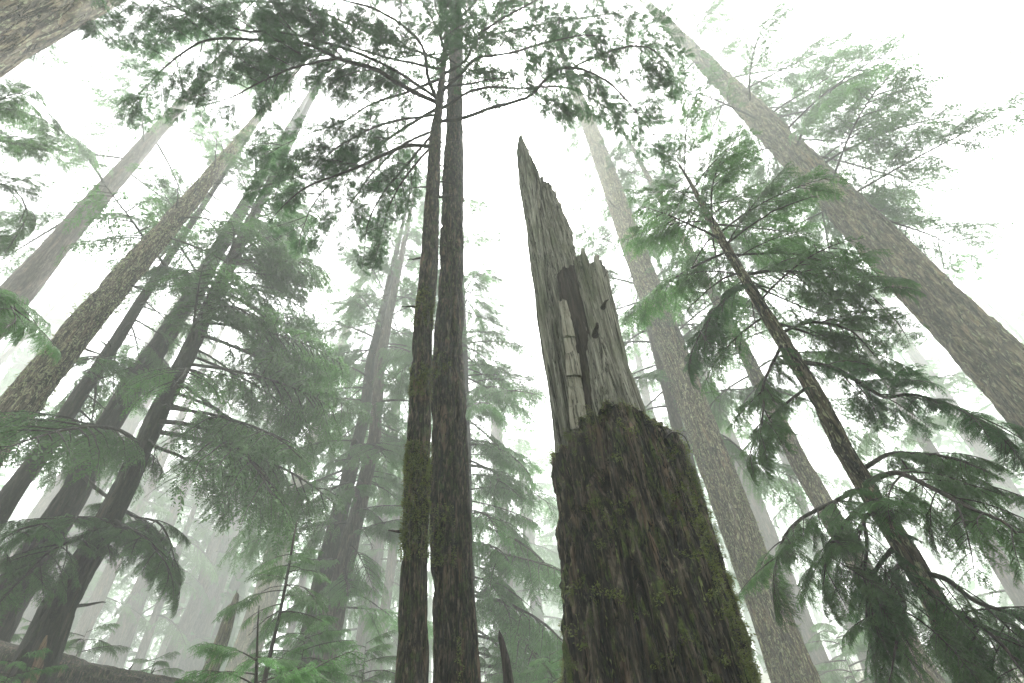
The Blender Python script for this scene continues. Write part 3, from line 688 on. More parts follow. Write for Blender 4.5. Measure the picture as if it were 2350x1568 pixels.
for i, (pts, ds, key) in enumerate([([(-300,300),(-60,250),(20,225),(80,235),(120,280)], (11,11,11), 'fol'), ([(-300,440),(-60,420),(20,430),(60,480),(40,540)], (11,11,11), 'fol'),
        ([(-300,640),(-70,640),(0,660),(35,720)], (11,8,7), 'fol_fresh'), ([(-250,110),(-20,60),(90,10),(180,20),(215,60)], (11,9,8), 'fol_dark'), ([(-300,380),(-40,330),(60,320),(130,360)], (11,11.5,12), 'fol')]):
    P_ = path_d(pts, ds); P_[0] = aN.at(P_[0][2]); limb(tN, bN, P_, key, 430 + i, r0=.022, bare=.3, step=.13, s0=.34, hang=.5)
# bare reddish scar low on the scarred trunk, facing the viewer
zz_ = np.linspace(aL4.z_at_y(1600), aL4.z_at_y(1475), 40); aa_ = np.linspace(-.25, .55, 16)
cc_ = aL4.at(zz_); rr_ = aL4.rad(zz_, 44); a0_ = math.atan2(-cc_[0, 1], -cc_[0, 0])
wob = (fbm(np.stack([zz_ * 2.5, zz_ * 0, zz_ * 0], -1), 3, 3) - .5) * .5; tip = np.sqrt(np.clip(np.linspace(1.0, 0.0, 40), .02, 1))
ang = a0_ + .15 + (aa_[None] - .15) * tip[:, None] + wob[:, None]
gr_ = fbm(np.stack([np.repeat(aa_[None] * 9, 40, 0), np.repeat(zz_[:, None] * .8, 16, 1), np.zeros((40, 16))], -1), 6, 3)
ra_ = rr_[:, None] * 1.02 + .045 + .03 * (gr_ - .5) - .07 * (np.abs(np.linspace(-1, 1, 16))[None] ** 6)
SVv = np.stack([cc_[:, 0:1] + ra_ * np.cos(ang), cc_[:, 1:2] + ra_ * np.sin(ang), np.repeat(zz_[:, None], 16, 1)], -1) - bL4
i_, j_ = np.meshgrid(np.arange(39), np.arange(15), indexing='ij'); b_ = (i_ * 16 + j_).ravel()
sc_ = link('bare_scar', mesh_from('bare_scar', SVv, np.stack([b_, b_ + 1, b_ + 17, b_ + 16], -1), None, MAT['wood_red']), tL4); sc_['label'] = 'bare orange brown wood where the bark is gone'
BGL = [('mid grey trunk just right of the scarred dark trunk, low in the mist', [(187, 1455, 36), (230, 1362, 34)], 24, 40),
       ('broad grey trunk third to the right of the scarred dark trunk', [(247, 1518, 44), (287, 1428, 37)], 26, 44),
       ('slim grey trunk hugging the right side of a broad one at lower left', [(277, 1518, 20), (320, 1395, 18)], 28, 36),
       ('slim upright grey trunk above the right end of the fallen log', [(313, 1532, 22), (353, 1422, 18)], 27, 34),
       ('left one of two close misty trunks between the log and the broken stump', [(400, 1495, 36), (467, 1345, 31), (493, 1245, 26)], 28, 46),
       ('right one of two close misty trunks between the log and the broken stump', [(443, 1462, 34), (483, 1328, 30)], 31, 46),
       ('pale faded trunk directly behind the reddish broken stump', [(515, 1440, 42), (540, 1362, 39)], 31, 48),
       ('faint trunk between the two dark trunks at far lower left', [(100, 1395, 26), (133, 1328, 24)], 30, 42),
       ('very faint trunk high behind the scarred trunk in thick fog', [(270, 1240, 38), (327, 1128, 34)], 38, 46),
       ('narrow grey trunk right of the large pale brown trunk, low down', [(655, 1500, 19), (664, 1462, 18)], 28, 38),
       ('very faint tall trunk above the reddish broken stump', [(540, 1200, 32), (575, 1060, 28)], 42, 50),
       ('faint thin trunk between the slim pair and the misty twin trunks', [(372, 1500, 17), (410, 1400, 16)], 38, 42)]
for i, (lab, st, D_, tp) in enumerate(BGL):
    tree('distant_tree', lab, st, D_, tp, 'bark_plain', group='misty trunks at lower left', na=28, nz=60, seed=100 + i,
         crowns=[(8 + (i * 5) % 7, tp - 1, 44, 5.0, 'fol', None, 0, -15, 15), (3 + i % 3, 12, 6, 2.8, None, None, 0, -15, 5)])
tree('cedar_tree', 'large pale brown trunk left of the dark twin trunks', [(567, 1495, 66), (617, 1345, 56), (650, 1212, 48), (687, 1112, 40)], 20, 46, 'bark_big', seed=24, na=56, nz=140,
    crowns=[(12, 45, 46, 4.6, 'fol', None, 0, -14, 15)])
tree('broken_stump', 'reddish brown broken stump leaning in front of the large pale brown trunk', [(477, 1558, 36), (509, 1478, 28), (521, 1435, 22)], 19, ('y', 1425), 'bark_big', cat='stump', seed=25, na=48, nz=90, flare=.2, broken=.9, amp=.03)
tA, aA, bA = tree('hemlock_tree', 'left dark trunk of the twin hemlocks left of the central pair', [(707, 1495, 54), (753, 1278, 46), (800, 1100, 34), (835, 960, 27), (853, 823, 22)], 19.9, 38, 'bark_dark', seed=26, na=48, nz=150,
    crowns=[(-1180, 0, 66, 4.2, 'fol', None, 0, -16, 20), (-1200, -800, 6, 3.0, None, None, 0, -12, 0)])
tB, aB, bB = tree('hemlock_tree', 'right lichen greyed trunk of the twin hemlocks left of the central pair', [(742, 1520, 54), (790, 1300, 44), (820, 1180, 37), (860, 1000, 28), (873, 823, 24)], 19, 36, 'bark_plain', seed=27, na=48, nz=150,
    crowns=[(-1420, -1000, 20, 3.4, 'fol_fresh', -60, 100, -18, -8), (-1050, 0, 56, 4.0, 'fol_fresh', None, 0, -16, 20), (-1400, -900, 6, 3.0, None, None, 0, -14, 0)])
tree('hemlock_tree', 'thin grey trunk tucked just left of the central pair', [(877, 1445, 24), (894, 1329, 21), (907, 1212, 21)], 20, 32, 'bark_plain', seed=28, crowns=[(3, 31, 50, 3.8, 'fol', None, 0, -18, 15)])
tG, aG, bG = tree('hemlock_tree', 'green hemlock spreading layered boughs between the central pair and the snag', [(1072, 1480, 44), (1068, 1200, 36), (1062, 900, 28)], 15, 30, 'bark_dark', seed=29,
    crowns=[(-1540, -1000, 22, 3.9, 'fol_fresh', -5, 65, -20, -12), (-1400, -900, 4, 3.0, None, 0, 50, -20, -5), (8, 17, 22, 3.8, 'fol_fresh', 5, 80, -16, -4), (12, 26, 34, 3.0, 'fol', None, 0, -12, 20)])
tree('hemlock_tree', 'faint tall hemlock in fog behind the central pair', [(960, 1100, 36), (975, 800, 30)], 28, 40, 'bark_plain', seed=30, crowns=[(5, 39, 60, 5.6, 'fol', None, 0, -16, 16)])
tree('hemlock_tree', 'very faint crown in the white gap behind the snag', [(1330, 1300, 40), (1290, 1000, 34)], 34, 34, 'bark_plain', seed=31, crowns=[(3, 33, 54, 6, 'fol', None, 0, -16, 16)])
tree('hemlock_tree', 'misty hemlock behind the tall lichen trunk right of the snag', [(1640, 1300, 36), (1560, 1000, 30)], 19, 40, 'bark_plain', seed=32, crowns=[(9, 39, 62, 5.0, 'fol', None, 0, -16, 16)])
tree('hemlock_tree', 'pale feathery hemlock filling the gap left of the twin hemlocks', [(600, 1000, 30), (650, 850, 26)], 30, 30, 'bark_plain', seed=33, crowns=[(3, 29, 50, 6, 'fol', None, 0, -16, 16)])
tree('fir_tree', 'faded broad trunk and crown behind the left dark trunks', [(500, 573, 36), (560, 470, 30)], 26, 46, 'bark_plain', seed=34, crowns=[(16, 45, 30, 4.6, 'fol', None, 0, -14, 16)])
tree('hemlock_tree', 'pale full hemlock in mist just right of the central pair, behind the nearer boughs', [(1165, 1400, 34), (1140, 1000, 28)], 21, 27, 'bark_plain', seed=51, crowns=[(2, 0, 110, 5.6, 'fol_fresh', None, 0, -14, 20)])
tree('hemlock_tree', 'pale misty hemlock in the gap left of the snag, farthest of three', [(1240, 1480, 30), (1205, 1150, 26)], 27, 26, 'bark_plain', seed=52, crowns=[(2, 0, 110, 6.4, 'fol', None, 0, -14, 20)])
tree('hemlock_tree', 'pale full hemlock in mist between the twin hemlocks and the central pair', [(860, 1300, 32), (900, 1000, 28)], 22, 30, 'bark_plain', seed=53, crowns=[(2, 0, 110, 5.6, 'fol', None, 0, -14, 20)])
tree('hemlock_tree', 'ghostly hemlock crown between the snag and the tall lichen trunk', [(1560, 1300, 32), (1500, 1000, 28)], 23, 36, 'bark_plain', seed=54, crowns=[(5, 0, 110, 5.6, 'fol', None, 0, -14, 20)])
# unseen younger hemlocks added around and behind the viewer: they keep the light off the foot of the snag and the near trunks
for i, (x, y, h) in enumerate([(-6, -4, 11), (5.5, -4.5, 11), (-.5, -6.5, 12), (9.5, -1.5, 11), (-10, -2, 10), (2.5, -10, 14), (-6, -9, 13), (10, -8, 14), (-13, -7, 13)]):
    ax0 = Axis.__new__(Axis); ax0.cx = np.array([x, 0.]); ax0.cy = np.array([y, 0.]); ax0.z = np.array([0., h]); ax0.p = np.array([[x, y, 0.], [x, y, h]]); ax0.r0 = np.array([.2, .03])
    zb = float(ground_z(x, y)); base = np.array([x, y, zb])
    root = bpy.data.objects.new('hemlock_tree', None); COL.objects.link(root); root.location = base
    tag(root, 'unseen young hemlock added behind the viewer to shade the near trunks', 'tree', 'unseen shading hemlocks behind the viewer')
    link('trunk', trunk_mesh('trunk', ax0, zb, h, base, MAT['bark_plain'], 20, 40, .01, 9, 1.2, 60 + i), root)
    rg = np.random.default_rng(900 + i)
    for k in range(44):
        z = zb + 1 + (h - 1.5) * (k + rg.random()) / 44; az = k * 2.39996
        place_bough(root, base, ax0.at(z), az, math.radians(-12 + 25 * z / h), (3.4 * (1.05 - .8 * z / h)) / 3, 'fol_dark', rg)
for i, (x, y, h) in enumerate([(-7, -8, 34), (5, -8, 36), (-1, -12, 38), (13, -6, 36), (-14, -5, 34), (9, -14, 38)]):  # unseen tall firs, added to shade the near mist and trunks
    ax0 = Axis.__new__(Axis); ax0.cx = np.array([x, 0.]); ax0.cy = np.array([y, 0.]); ax0.z = np.array([0., h]); ax0.p = np.array([[x, y, 0.], [x, y, h]]); ax0.r0 = np.array([.5, .05])
    zb = float(ground_z(x, y)); base = np.array([x, y, zb])
    root = bpy.data.objects.new('fir_tree', None); COL.objects.link(root); root.location = base
    tag(root, 'unseen tall fir added behind the viewer to darken the near air', 'tree', 'unseen shading firs behind the viewer')
    link('trunk', trunk_mesh('trunk', ax0, zb, h, base, MAT['bark_plain'], 20, 40, .02, 9, 1.2, 80 + i), root)
    rg = np.random.default_rng(950 + i)
    for k in range(40):
        z = zb + 11 + (h - 11.5) * (k + rg.random()) / 40; az = k * 2.39996
        place_bough(root, base, ax0.at(z), az, math.radians(-12 + 25 * z / h), (5.5 * (1.1 - .8 * (z - 11) / (h - 11))) / 3, 'fol_dark', rg)
# ================================================================== the broken snag
SD = 4.5
KS = SD / 6.0
_a, _ = azel(1450, 1250)
SN = np.array([math.sin(_a), math.cos(_a), 0.0]); SLAT = np.array([math.cos(_a), -math.sin(_a), 0.0])   # away from viewer, to the right
def on_plane(px, py, d):
    r = ray(px, py); return EYE + r * (d / (r @ SN))
def interp_y(pts, y):
    pts = sorted(pts, key=lambda p: p[1]); return np.interp(y, [p[1] for p in pts], [p[0] for p in pts])
sbz = float(ground_z(*(SN * SD)[:2])); sbase = np.array([SN[0] * SD, SN[1] * SD, sbz])
snag = bpy.data.objects.new('broken_snag', None); COL.objects.link(snag); snag.location = sbase
tag(snag, 'huge broken dead snag with mossy bark base and splintered grey spire', 'snag')
def stave(name, left, right, top, ybot, d, mat, bf=1.0, bb=1.0, na=96, nz=160, amp=.02, fx=9, fz=.8, seed=0, zb=None, jag=0.0, furrow=.35, low=.06, fine=.5, smooth_shade=True):
    """round or slab-like upright piece; left/right picture outlines, jagged top profile (u, y), front/back bulge"""
    amp *= KS; low *= KS; fx /= KS; fz /= KS
    th = np.linspace(0, 2 * math.pi, na, endpoint=False)
    u = np.cos(th); s = np.sin(th)                       # s>0 faces away
    ty = np.interp(u, [p[0] for p in top], [p[1] for p in top])
    rgj = fbm(np.stack([u * 9, s * 4, u * 0 + seed], -1), seed + 50, 3) - .5
    ty = ty + jag * rgj * 2
    t = np.linspace(0, 1, nz)
    yy = ybot + (ty[None] - ybot) * t[:, None]           # nz x na
    xl = interp_y(left, yy.ravel()).reshape(yy.shape); xr = interp_y(right, yy.ravel()).reshape(yy.shape)
    V = np.zeros(yy.shape + (3,)); A = RWC
    for px, wgt in ((xl, (1 - u) / 2), (xr, (1 + u) / 2)):
        cam_v = np.stack([px - IW / 2, IH / 2 - yy, np.full_like(px, -FPX)], -1); r = cam_v @ A.T
        V += (EYE + r * (d / (r @ SN))[..., None]) * wgt[None, :, None]
    hw = np.zeros_like(yy)
    for k in range(nz):
        pl = on_plane(xl[k].mean(), yy[k].mean(), d); pr = on_plane(xr[k].mean(), yy[k].mean(), d); hw[k] = np.linalg.norm((pr - pl)[:2]) / 2
    V += SN * (hw * (np.where(s > 0, bb, bf) * s)[None])[..., None]
    # bark or grain relief along the outward direction
    out = (u[:, None] * SLAT + s[:, None] * SN); out /= np.linalg.norm(out, axis=1)[:, None]
    q = V * np.array([fx, fx, fz]) + seed * 5.1
    warp = (fbm(q * .5, seed + 9, 2) - .5)[..., None]
    n1 = np.abs(2 * vnoise(q + warp * 1.8, seed) - 1); plate = smooth(0, furrow, n1)
    n2 = fbm(q * np.array([2.7, 2.7, 4.0]), seed + 3, 4) - .5
    lo = fbm(V * np.array([1.6, 1.6, .5]), seed + 7, 2) - .5
    V += out[None] * (amp * (plate - .7) + amp * fine * 2 * n2 + low * 2 * lo)[..., None]
    if zb is not None:                                   # carry the piece down into the ground with a root flare
        ex = []
        for k in range(24, 0, -1):
            f = k / 24; row = V[0].copy(); c = row.mean(0); g = 1 + .32 * f ** 2
            row = c + (row - c) * g; row[:, 2] = V[0][:, 2] + (zb - .3 - V[0][:, 2]) * f
            ex.append(row)
        V = np.concatenate([np.array(ex), V]); 
    rows = len(V)
    # sunken broken top
    c = V[-1].mean(0); inner = V[-1] * .45 + c * .55; inner[:, 2] -= .13 + .1 * rgj; V = np.concatenate([V, inner[None]]); rows += 1
    W = V.reshape(-1, 3) - sbase
    i = np.arange(rows - 1)[:, None] * na; j = np.arange(na)[None]; kk = (j + 1) % na
    Q = np.stack([i + j, i + kk, i + na + kk, i + na + j], -1).reshape(-1, 4)
    W = np.vstack([W, W[-na:].mean(0, keepdims=True)]); jj = np.arange(na); e_ = (rows - 1) * na
    T = np.stack([e_ + jj, e_ + (jj + 1) % na, np.full(na, rows * na)], -1)
    o = link(name, mesh_from(name, W, Q, T, MAT[mat], smooth_shade), snag)
    return o, V[:-1]
LEFT = [(1308, 1600), (1303, 1480), (1300, 1300), (1288, 1180), (1278, 1090), (1266, 950), (1252, 860), (1241, 780), (1228, 690), (1216, 600), (1205, 500), (1193, 420), (1187, 350), (1190, 325), (1196, 308)]
bark_o, BV = stave('bark', [(1312, 1600), (1307, 1480), (1303, 1300), (1291, 1180), (1281, 1090), (1270, 1000)], [(1728, 1600), (1700, 1480), (1642, 1300), (1600, 1160), (1580, 1090), (1566, 1040), (1535, 1000), (1490, 960)],
    [(-1, 1062), (-.8, 1050), (-.65, 1042), (-.5, 1022), (-.3, 1012), (-.1, 1004), (.1, 990), (.4, 986), (.7, 996), (.88, 1015), (1, 1045)], 1600, SD, 'bark_snag',
    na=400, nz=280, amp=.16, fx=5.6, fz=.62, furrow=.22, seed=2, zb=sbz, jag=20, low=.06, fine=.7)
bark_o['label'] = 'thick furrowed mossy bark around the snag base'
# back slab with the spire, inner pale wood, dark stave coloured as the slot's shade, front block
stave('wood_slab', LEFT, [(1352, 1600), (1345, 1400), (1340, 1250), (1330, 1100), (1310, 1000), (1290, 880), (1270, 760), (1256, 660), (1243, 560), (1232, 470), (1222, 400), (1214, 355), (1206, 325), (1200, 308)],
    [(-1, 318), (-.3, 306), (.2, 312), (1, 330)], 1600, SD - .05 * KS, 'wood', bf=.75, bb=1.2, na=120, nz=300, amp=.04, fx=12, fz=.6, seed=11, jag=5, low=.03, zb=sbz)
stave('wood_slab', [(1300, 1100), (1280, 950), (1262, 800), (1240, 650), (1226, 540), (1216, 430), (1206, 350)], [(1400, 1100), (1390, 900), (1365, 720), (1330, 620), (1318, 585), (1311, 540), (1300, 505), (1286, 470), (1277, 430)],
    [(-1, 355), (-.75, 362), (-.6, 372), (-.45, 388), (-.3, 402), (-.1, 420), (.1, 432), (.25, 428), (.4, 440), (.6, 436), (.8, 432), (1, 440)], 1110, SD + .22 * KS, 'wood', bf=.45, bb=.8, na=200, nz=240, amp=.09, fx=11, fz=.7, seed=12, jag=20, low=.05, furrow=.5)
stave('wood_slab', [(1296, 1100), (1278, 900), (1262, 760), (1248, 640), (1238, 560), (1228, 480)], [(1335, 1100), (1322, 900), (1306, 760), (1290, 660), (1272, 600), (1262, 560), (1252, 500)],
    [(-1, 492), (-.5, 486), (0, 488), (.4, 500), (1, 512)], 1110, SD + .06 * KS, 'wood', bf=.5, bb=.5, na=80, nz=160, amp=.035, fx=14, fz=.7, seed=13, jag=9, low=.03)
_sl = [(1326, 1100), (1308, 960), (1302, 880), (1297, 800), (1288, 735), (1274, 650)]; _sr = [(1366, 1100), (1346, 960), (1337, 880), (1326, 800), (1312, 735), (1290, 650)]
for i, (yb, yt) in enumerate([(1110, 1021), (1023, 984), (986, 931), (933, 887), (889, 861), (863, 811), (813, 771), (773, 690)]):
    stave('inner_wood', _sl, _sr, [(-1, yt + 2 * (i % 3)), (-.3, yt + 4), (.2, yt - 3), (1, yt + 3 - 2 * (i % 2))], yb, SD - .37 * KS + .02 * math.sin(i * 2.3), 'wood_pale', bf=.3, bb=.8, na=56, nz=40, amp=.012, fx=9, fz=2.2, seed=14 + 7 * i, jag=4, low=.012)
stave('slot_shade_stave', [(1345, 1100), (1322, 960), (1312, 860), (1300, 760), (1284, 660), (1281, 632)], [(1420, 1100), (1400, 900), (1380, 760), (1350, 660), (1335, 620)],
    [(-1, 634), (-.6, 622), (-.2, 626), (.3, 618), (1, 622)], 1110, SD - .22 * KS, 'wood_dark', bf=.55, bb=.9, na=96, nz=170, amp=.03, fx=14, fz=.9, seed=15, jag=8, low=.03)
stave('wood_block', [(1372, 1100), (1352, 980), (1345, 880), (1338, 790), (1322, 700), (1312, 640), (1308, 615)], [(1540, 1100), (1505, 1010), (1482, 965), (1462, 900), (1441, 845), (1420, 760), (1402, 685), (1393, 640), (1386, 615)],
    [(-1, 628), (-.7, 618), (-.3, 612), (-.05, 606), (.15, 618), (.35, 628), (.55, 612), (.8, 609), (1, 622)], 1110, SD - .12 * KS, 'wood', bf=1.0, bb=1.0, na=200, nz=240, amp=.05, fx=11, fz=.45, seed=16, jag=14, low=.04)
# splinters standing along the break
rgs = np.random.default_rng(9)
for i, (x, yt, yb, w, dd) in enumerate([(1211, 336, 420, 5, .05), (1217, 352, 440, 5, .1), (1226, 372, 470, 6, .12), (1234, 388, 480, 6, .1), (1244, 398, 500, 7, .2), (1262, 424, 520, 8, .25), (1272, 428, 540, 8, .3), (1284, 462, 560, 7, .3),
        (1297, 500, 590, 7, .3), (1309, 535, 610, 7, .25), (1318, 575, 650, 6, .15), (1316, 606, 690, 8, -.12), (1332, 600, 680, 8, -.14), (1350, 597, 680, 7, -.12), (1368, 604, 690, 8, -.16), (1380, 610, 690, 6, -.12)]):
    k_ = rgs.uniform(-3, 3)
    stave('splinter', [(x - w, yb), (x - w * .6 + k_, (yb + yt) / 2), (x - 1 + k_, yt)], [(x + w, yb), (x + w * .6 + k_, (yb + yt) / 2), (x + 1 + k_, yt)], [(-1, yt + 4), (0, yt), (1, yt + 6)], yb, SD + dd * KS, 'wood' if i % 3 else 'wood_pale', bf=.9, bb=.9, na=14, nz=24, amp=.008, fx=20, fz=2, seed=30 + i, jag=3, low=.006)
# stubs, cracks and moss of the snag
def snag_tube(name, pts, r0, r1, mat, sides=8, seed=0):
    rg = np.random.default_rng(seed); P_, _ = resample(np.array(pts), 10)
    mb = MB(); mb.tube(P_ - sbase, np.linspace(r0, r1, 10), sides); return link(name, mb.mesh(name, MAT[mat]), snag)
def sp(x, y, d): return on_plane(x, y, d)
k0 = SD - .12 * KS
snag_tube('knot_stub', [sp(1366, 770, k0 - .42 * KS), sp(1366, 762, k0 - .52 * KS), sp(1370, 750, k0 - .60 * KS), sp(1370, 742, k0 - .66 * KS)], .042, .015, 'wood_dark')
snag_tube('knot_stub', [sp(1384, 706, k0 - .30 * KS), sp(1386, 700, k0 - .40 * KS), sp(1390, 692, k0 - .46 * KS), sp(1396, 688, k0 - .52 * KS)], .034, .005, 'wood_dark')
snag_tube('dead_twig', [sp(1386, 640, k0 - .2 * KS), sp(1396, 622, k0 - .25 * KS), sp(1404, 624, k0 - .25 * KS), sp(1407, 632, k0 - .25 * KS)], .006, .003, 'twig', 4)
snag_tube('dead_twig', [sp(1520, 1012, SD - .6 * KS), sp(1545, 992, SD - .65 * KS), sp(1566, 998, SD - .65 * KS), sp(1584, 1030, SD - .65 * KS)], .008, .003, 'twig', 4)
rg = np.random.default_rng(5)
Pt, Dt, St, Lt, Wt = [], [], [], [], []
nz_, na_ = BV.shape[:2]
def moss_on(iz, ia, sz, k=14, hang=.3):
    p = BV[iz, ia]; c = BV[iz].mean(0); nv = norm((p - c) * np.array([1, 1, 0]))
    d = rg.normal(size=(k, 3)) + nv * 1.2 - UP * hang; d /= np.linalg.norm(d, axis=1)[:, None]
    s_ = np.cross(d, rg.normal(size=(k, 3))); s_ /= np.linalg.norm(s_, axis=1)[:, None]
    Pt.append(p - sbase + rg.normal(size=(k, 3)) * sz * .6 + nv * .01); Dt.append(d); St.append(s_); Lt.append(sz * rg.uniform(.5, 1.2, k)); Wt.append(sz * rg.uniform(.2, .45, k))
cnt = 0
while cnt < 2200:
    iz = int(rg.integers(20, nz_)); ia = int(rg.integers(na_ // 2 - 10, na_))
    w_ = .35 + .65 * (ia - na_ * .5) / (na_ * .5)
    if vnoise((BV[iz, ia] * np.array([2.2, 2.2, 1.0]))[None], 77)[0] * (.7 + .6 * w_) < .62: continue
    moss_on(iz, ia, rg.uniform(.008, .021), 10); cnt += 1
for ia in range(na_ // 2, na_, 1):
    moss_on(nz_ - 1 - int(rg.integers(0, 6)), ia, rg.uniform(.012, .03), 8, 0)
for _ in range(70):
    iz = int(rg.integers(40, nz_)); ia = int(na_ * (.5 + .5 * rg.random() ** .5)) - 1
    for _k in range(4): moss_on(min(nz_ - 1, max(0, iz + int(rg.integers(-3, 4)))), min(na_ - 1, max(0, ia + int(rg.integers(-4, 5)))), rg.uniform(.018, .036), 18, .2)
mb = MB(); mb.leaves(np.vstack(Pt), np.vstack(Dt), np.vstack(St), np.concatenate(Lt), np.concatenate(Wt))
mo = link('moss', mb.mesh('moss', MAT['moss']), snag); mo['kind'] = 'stuff'
# ================================================================== small broken post, log, sapling
tS, aS, bS = tree('broken_post', 'thin dark splintered post between the central pair and the snag', [(1167, 1565, 24), (1161, 1512, 19), (1146, 1450, 11)], 5.5, ('y', 1440), 'wood_dark', cat='stump', seed=41, na=36, nz=60, flare=.1, broken=0, amp=.012, fx=14)

# log and undergrowth
lp0 = at_dist(-60, 1522, 15.6); lp1 = at_dist(470, 1622, 14.2)
nL, sL = 120, 40; tl = np.linspace(0, 1, nL)[:, None]; ctr = lp0 + (lp1 - lp0) * tl
dl = norm(lp1 - lp0); al = norm(np.cross(dl, UP)); bl = np.cross(al, dl); thl = np.linspace(0, 2 * math.pi, sL, endpoint=False)
rl = .40 - .07 * tl
dirs = np.cos(thl)[:, None] * al + np.sin(thl)[:, None] * bl
LV = ctr[:, None] + rl[:, :, None] * dirs[None]
qn = np.stack([np.repeat(tl * 9, sL, 1), np.repeat(np.cos(thl)[None] * 3, nL, 0), np.repeat(np.sin(thl)[None] * 3, nL, 0)], -1)
LV += dirs[None] * (.2 * (fbm(qn * np.array([.8, 1.6, 1.6]), 8, 4) - .5))[..., None]
lbase = ctr[nL // 2] - UP * .45
i_ = np.arange(nL - 1)[:, None] * sL; j_ = np.arange(sL)[None]; k_ = (j_ + 1) % sL
LQ = np.stack([i_ + j_, i_ + k_, i_ + sL + k_, i_ + sL + j_], -1).reshape(-1, 4)
W_ = np.vstack([LV.reshape(-1, 3), ctr[:1], ctr[-1:]]) - lbase; jj = np.arange(sL)
LT = np.vstack([np.stack([(jj + 1) % sL, jj, np.full(sL, nL * sL)], -1), np.stack([(nL - 1) * sL + jj, (nL - 1) * sL + (jj + 1) % sL, np.full(sL, nL * sL + 1)], -1)])
lg = bpy.data.objects.new('fallen_log', None); COL.objects.link(lg); lg.location = lbase
tag(lg, 'fallen mossy log lying behind the scarred dark trunk at lower left', 'log')
link('bark', mesh_from('log_bark', W_, LQ, LT, MAT['bark_moss']), lg)
mb = MB()
for t_ in (.62, .72):
    c_ = lp0 + (lp1 - lp0) * t_ + UP * .3; q_ = np.linspace(0, 1, 6)[:, None]
    mb = MB(); mb.tube(c_ - lbase + (UP * .18 + dl * .06) * q_, .03 * (1 - .8 * q_[:, 0]), 6); link('branch_stub', mb.mesh('branch_stub', MAT['twig']), lg)
tree('hemlock_sapling', 'bright green young hemlock sapling at the bottom left of centre', [(588, 1560, 8), (592, 1420, 3)], 5.5, ('y', 1405), 'twig', cat='sapling', seed=43, na=10, nz=30, amp=.002, flare=0,
     crowns=[(.8, 0, 34, 1.1, 'fol_fresh', None, 0, -14, 25)])
tree('hemlock_sapling', 'thin dark crooked sapling before the large pale brown trunk', [(620, 1500, 9), (640, 1420, 8), (655, 1345, 7), (668, 1270, 6), (676, 1225, 5)], 8, ('y', 1205), 'twig', cat='sapling', seed=44, na=12, nz=60, amp=.004, flare=.1,
     crowns=[(-1420, 0, 14, .8, 'fol', None, 0, -12, 5), (-1450, -1300, 4, .9, None, None, 0, -5, 5)])
for i, (px, py, D_, sc, lab) in enumerate([(60, 1470, 17, 1.0, 'low green hemlock shrub between the two dark trunks at lower left'),
        (175, 1505, 16, 1.1, 'low green hemlock shrub above the fallen log, beside the scarred trunk'),
        (15, 1560, 9.5, .55, 'small yellow green seedling in the bottom left corner'),
        (345, 1548, 17, .8, 'small misty seedling above the right end of the fallen log'),
        (700, 1470, 10, .8, 'green hemlock seedling at the foot of the dark twin trunks'),
        (1265, 1545, 9, .6, 'green seedling in the gap at the foot of the snag'),
        (640, 1548, 9, .6, 'green seedling right of the bright young sapling'), (835, 1525, 12, .9, 'green seedling between the twin hemlocks and the central pair'), (1112, 1515, 13, .9, 'green seedling right beside the foot of the central pair'),
        (1935, 1500, 26, 2.6, 'misty young hemlock between the grey trunk and the right hemlock'), (2010, 1520, 30, 2.8, 'pale young hemlock low behind the right hemlock trunk'), (2120, 1500, 28, 3.0, 'grey green young hemlock at lower right in the mist'), (2290, 1520, 24, 2.6, 'grey green young hemlock in the bottom right corner')]):
    P = at_dist(px, py, D_); zb = float(ground_z(P[0], P[1])); base = np.array([P[0], P[1], zb])
    root = bpy.data.objects.new('hemlock_seedling', None); COL.objects.link(root); root.location = base; tag(root, lab, 'seedling', 'seedlings on the forest floor')
    top_ = P[2] + .5 * sc; q_ = np.linspace(0, 1, 12)[:, None]; mb = MB(); mb.tube(q_ * np.array([0, 0, top_ - zb]), .022 * (1 - q_[:, 0]) + .002, 6)
    link('stem', mb.mesh('stem', MAT['twig']), root); rg = np.random.default_rng(500 + i)
    for k in range(22):
        z = top_ - (1.6 * sc) * (1 - k / 22) - .02
        place_bough(root, base, np.array([P[0], P[1], z]), k * 2.4, math.radians(-8 + 25 * k / 22), (1.5 * sc * (1.15 - .75 * k / 22)) / 3, 'fol_fresh' if D_ < 12 else 'fol', rg)
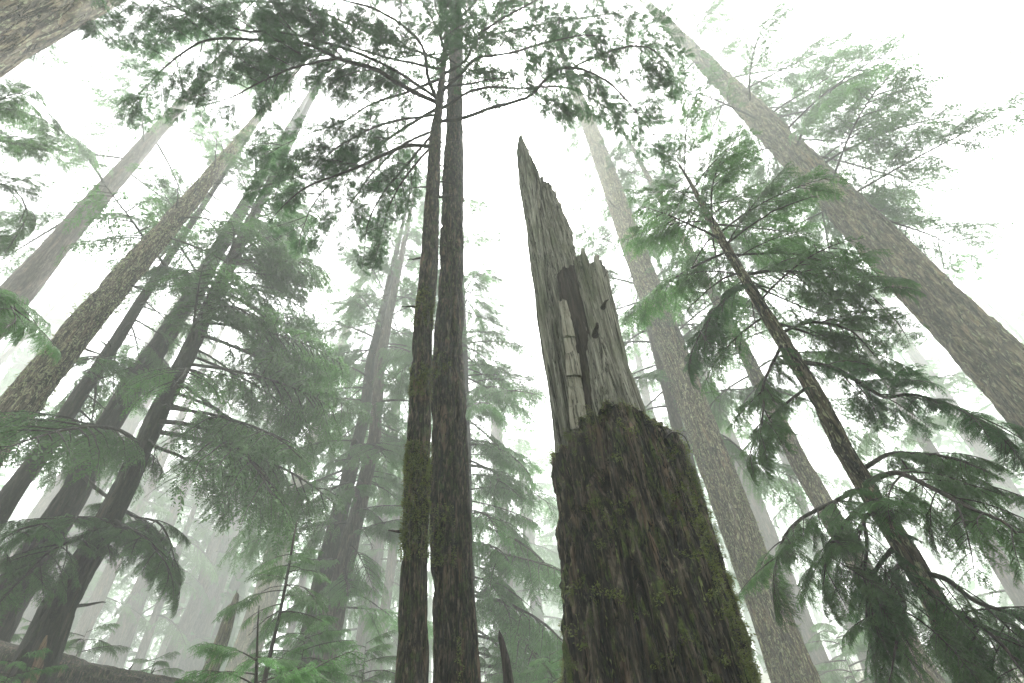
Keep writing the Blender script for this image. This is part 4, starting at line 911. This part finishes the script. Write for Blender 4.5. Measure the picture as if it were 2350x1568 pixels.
# the wood beyond, one mass in the mist
rg = np.random.default_rng(77); fw = MB(); ft = MB()
P_, D__, S_, L__, W__ = [], [], [], [], []
for k in range(620):
    az = rg.uniform(-math.pi, math.pi); R_ = (48 if az < -.3 or az > .5 else 60) + 88 * rg.random() ** .7
    if abs(az) > 1.9 and rg.random() < .5: continue
    x, y = R_ * math.sin(az), R_ * math.cos(az); zb = float(ground_z(x, y)); H = rg.uniform(26, 38)
    if -.02 < az < .26: H *= .78
    elif -.45 < az < -.2: H *= .85
    q_ = np.linspace(0, 1, 5)[:, None]
    ft.tube(np.array([x, y, zb - .3]) + q_ * np.array([0, 0, H]), .42 * (1 - q_[:, 0]) + .03, 7)
    m_ = 300; u_ = rg.random(m_) ** .8; zz = zb + 3 + (H - 3) * u_; a_ = rg.uniform(0, 2 * math.pi, m_); rr = (1 - u_) ** .8 * 4.2 * np.sqrt(rg.uniform(.08, 1, m_)) + .1
    p = np.stack([x + rr * np.cos(a_), y + rr * np.sin(a_), zz - .18 * rr], -1)
    d = np.stack([np.cos(a_), np.sin(a_), rg.uniform(-.9, .1, m_)], -1) + rg.normal(size=(m_, 3)) * .35; d /= np.linalg.norm(d, axis=1)[:, None]
    s_ = np.cross(d, UP + rg.normal(size=(m_, 3)) * .5); s_ /= np.linalg.norm(s_, axis=1)[:, None]
    P_.append(p); D__.append(d); S_.append(s_); L__.append(rg.uniform(.8, 2.0, m_)); W__.append(rg.uniform(.28, .65, m_))
ft.leaves(np.vstack(P_), np.vstack(D__), np.vstack(S_), np.concatenate(L__), np.concatenate(W__))
fo = link('distant_forest', ft.mesh('distant_forest', MAT['fol_dark'])); fo['kind'] = 'stuff'; fo['label'] = 'far forest dissolving into pale mist'
# ================================================================== air
hb = MB()
zlo = float(Z.min()) - 1.0; zhi = 54.0; e = 152.0
vv = [(sx * e, sy * e, z_) for z_ in (zlo, zhi) for sx, sy in ((-1, -1), (1, -1), (1, 1), (-1, 1))]
hb.add(vv, [[0, 3, 2, 1], [4, 5, 6, 7], [0, 1, 5, 4], [1, 2, 6, 5], [2, 3, 7, 6], [3, 0, 4, 7]])
hm, n, l = new_mat('mist'); pv = n.new('ShaderNodeVolumePrincipled'); pv.inputs['Density'].default_value = FOG
pv.inputs['Color'].default_value = (.935, .98, .945, 1); pv.inputs['Anisotropy'].default_value = .1
oo = n.new('ShaderNodeOutputMaterial'); l.new(pv.outputs[0], oo.inputs['Volume'])
ho = link('haze', hb.mesh('haze', hm, False)); ho['kind'] = 'stuff'
0 and print('TRIS', sum(len(me.loops) - 2 * len(me.polygons) for me in bpy.data.meshes), 'proto', [len(p[1].polygons) * 2 for p in PROTO])
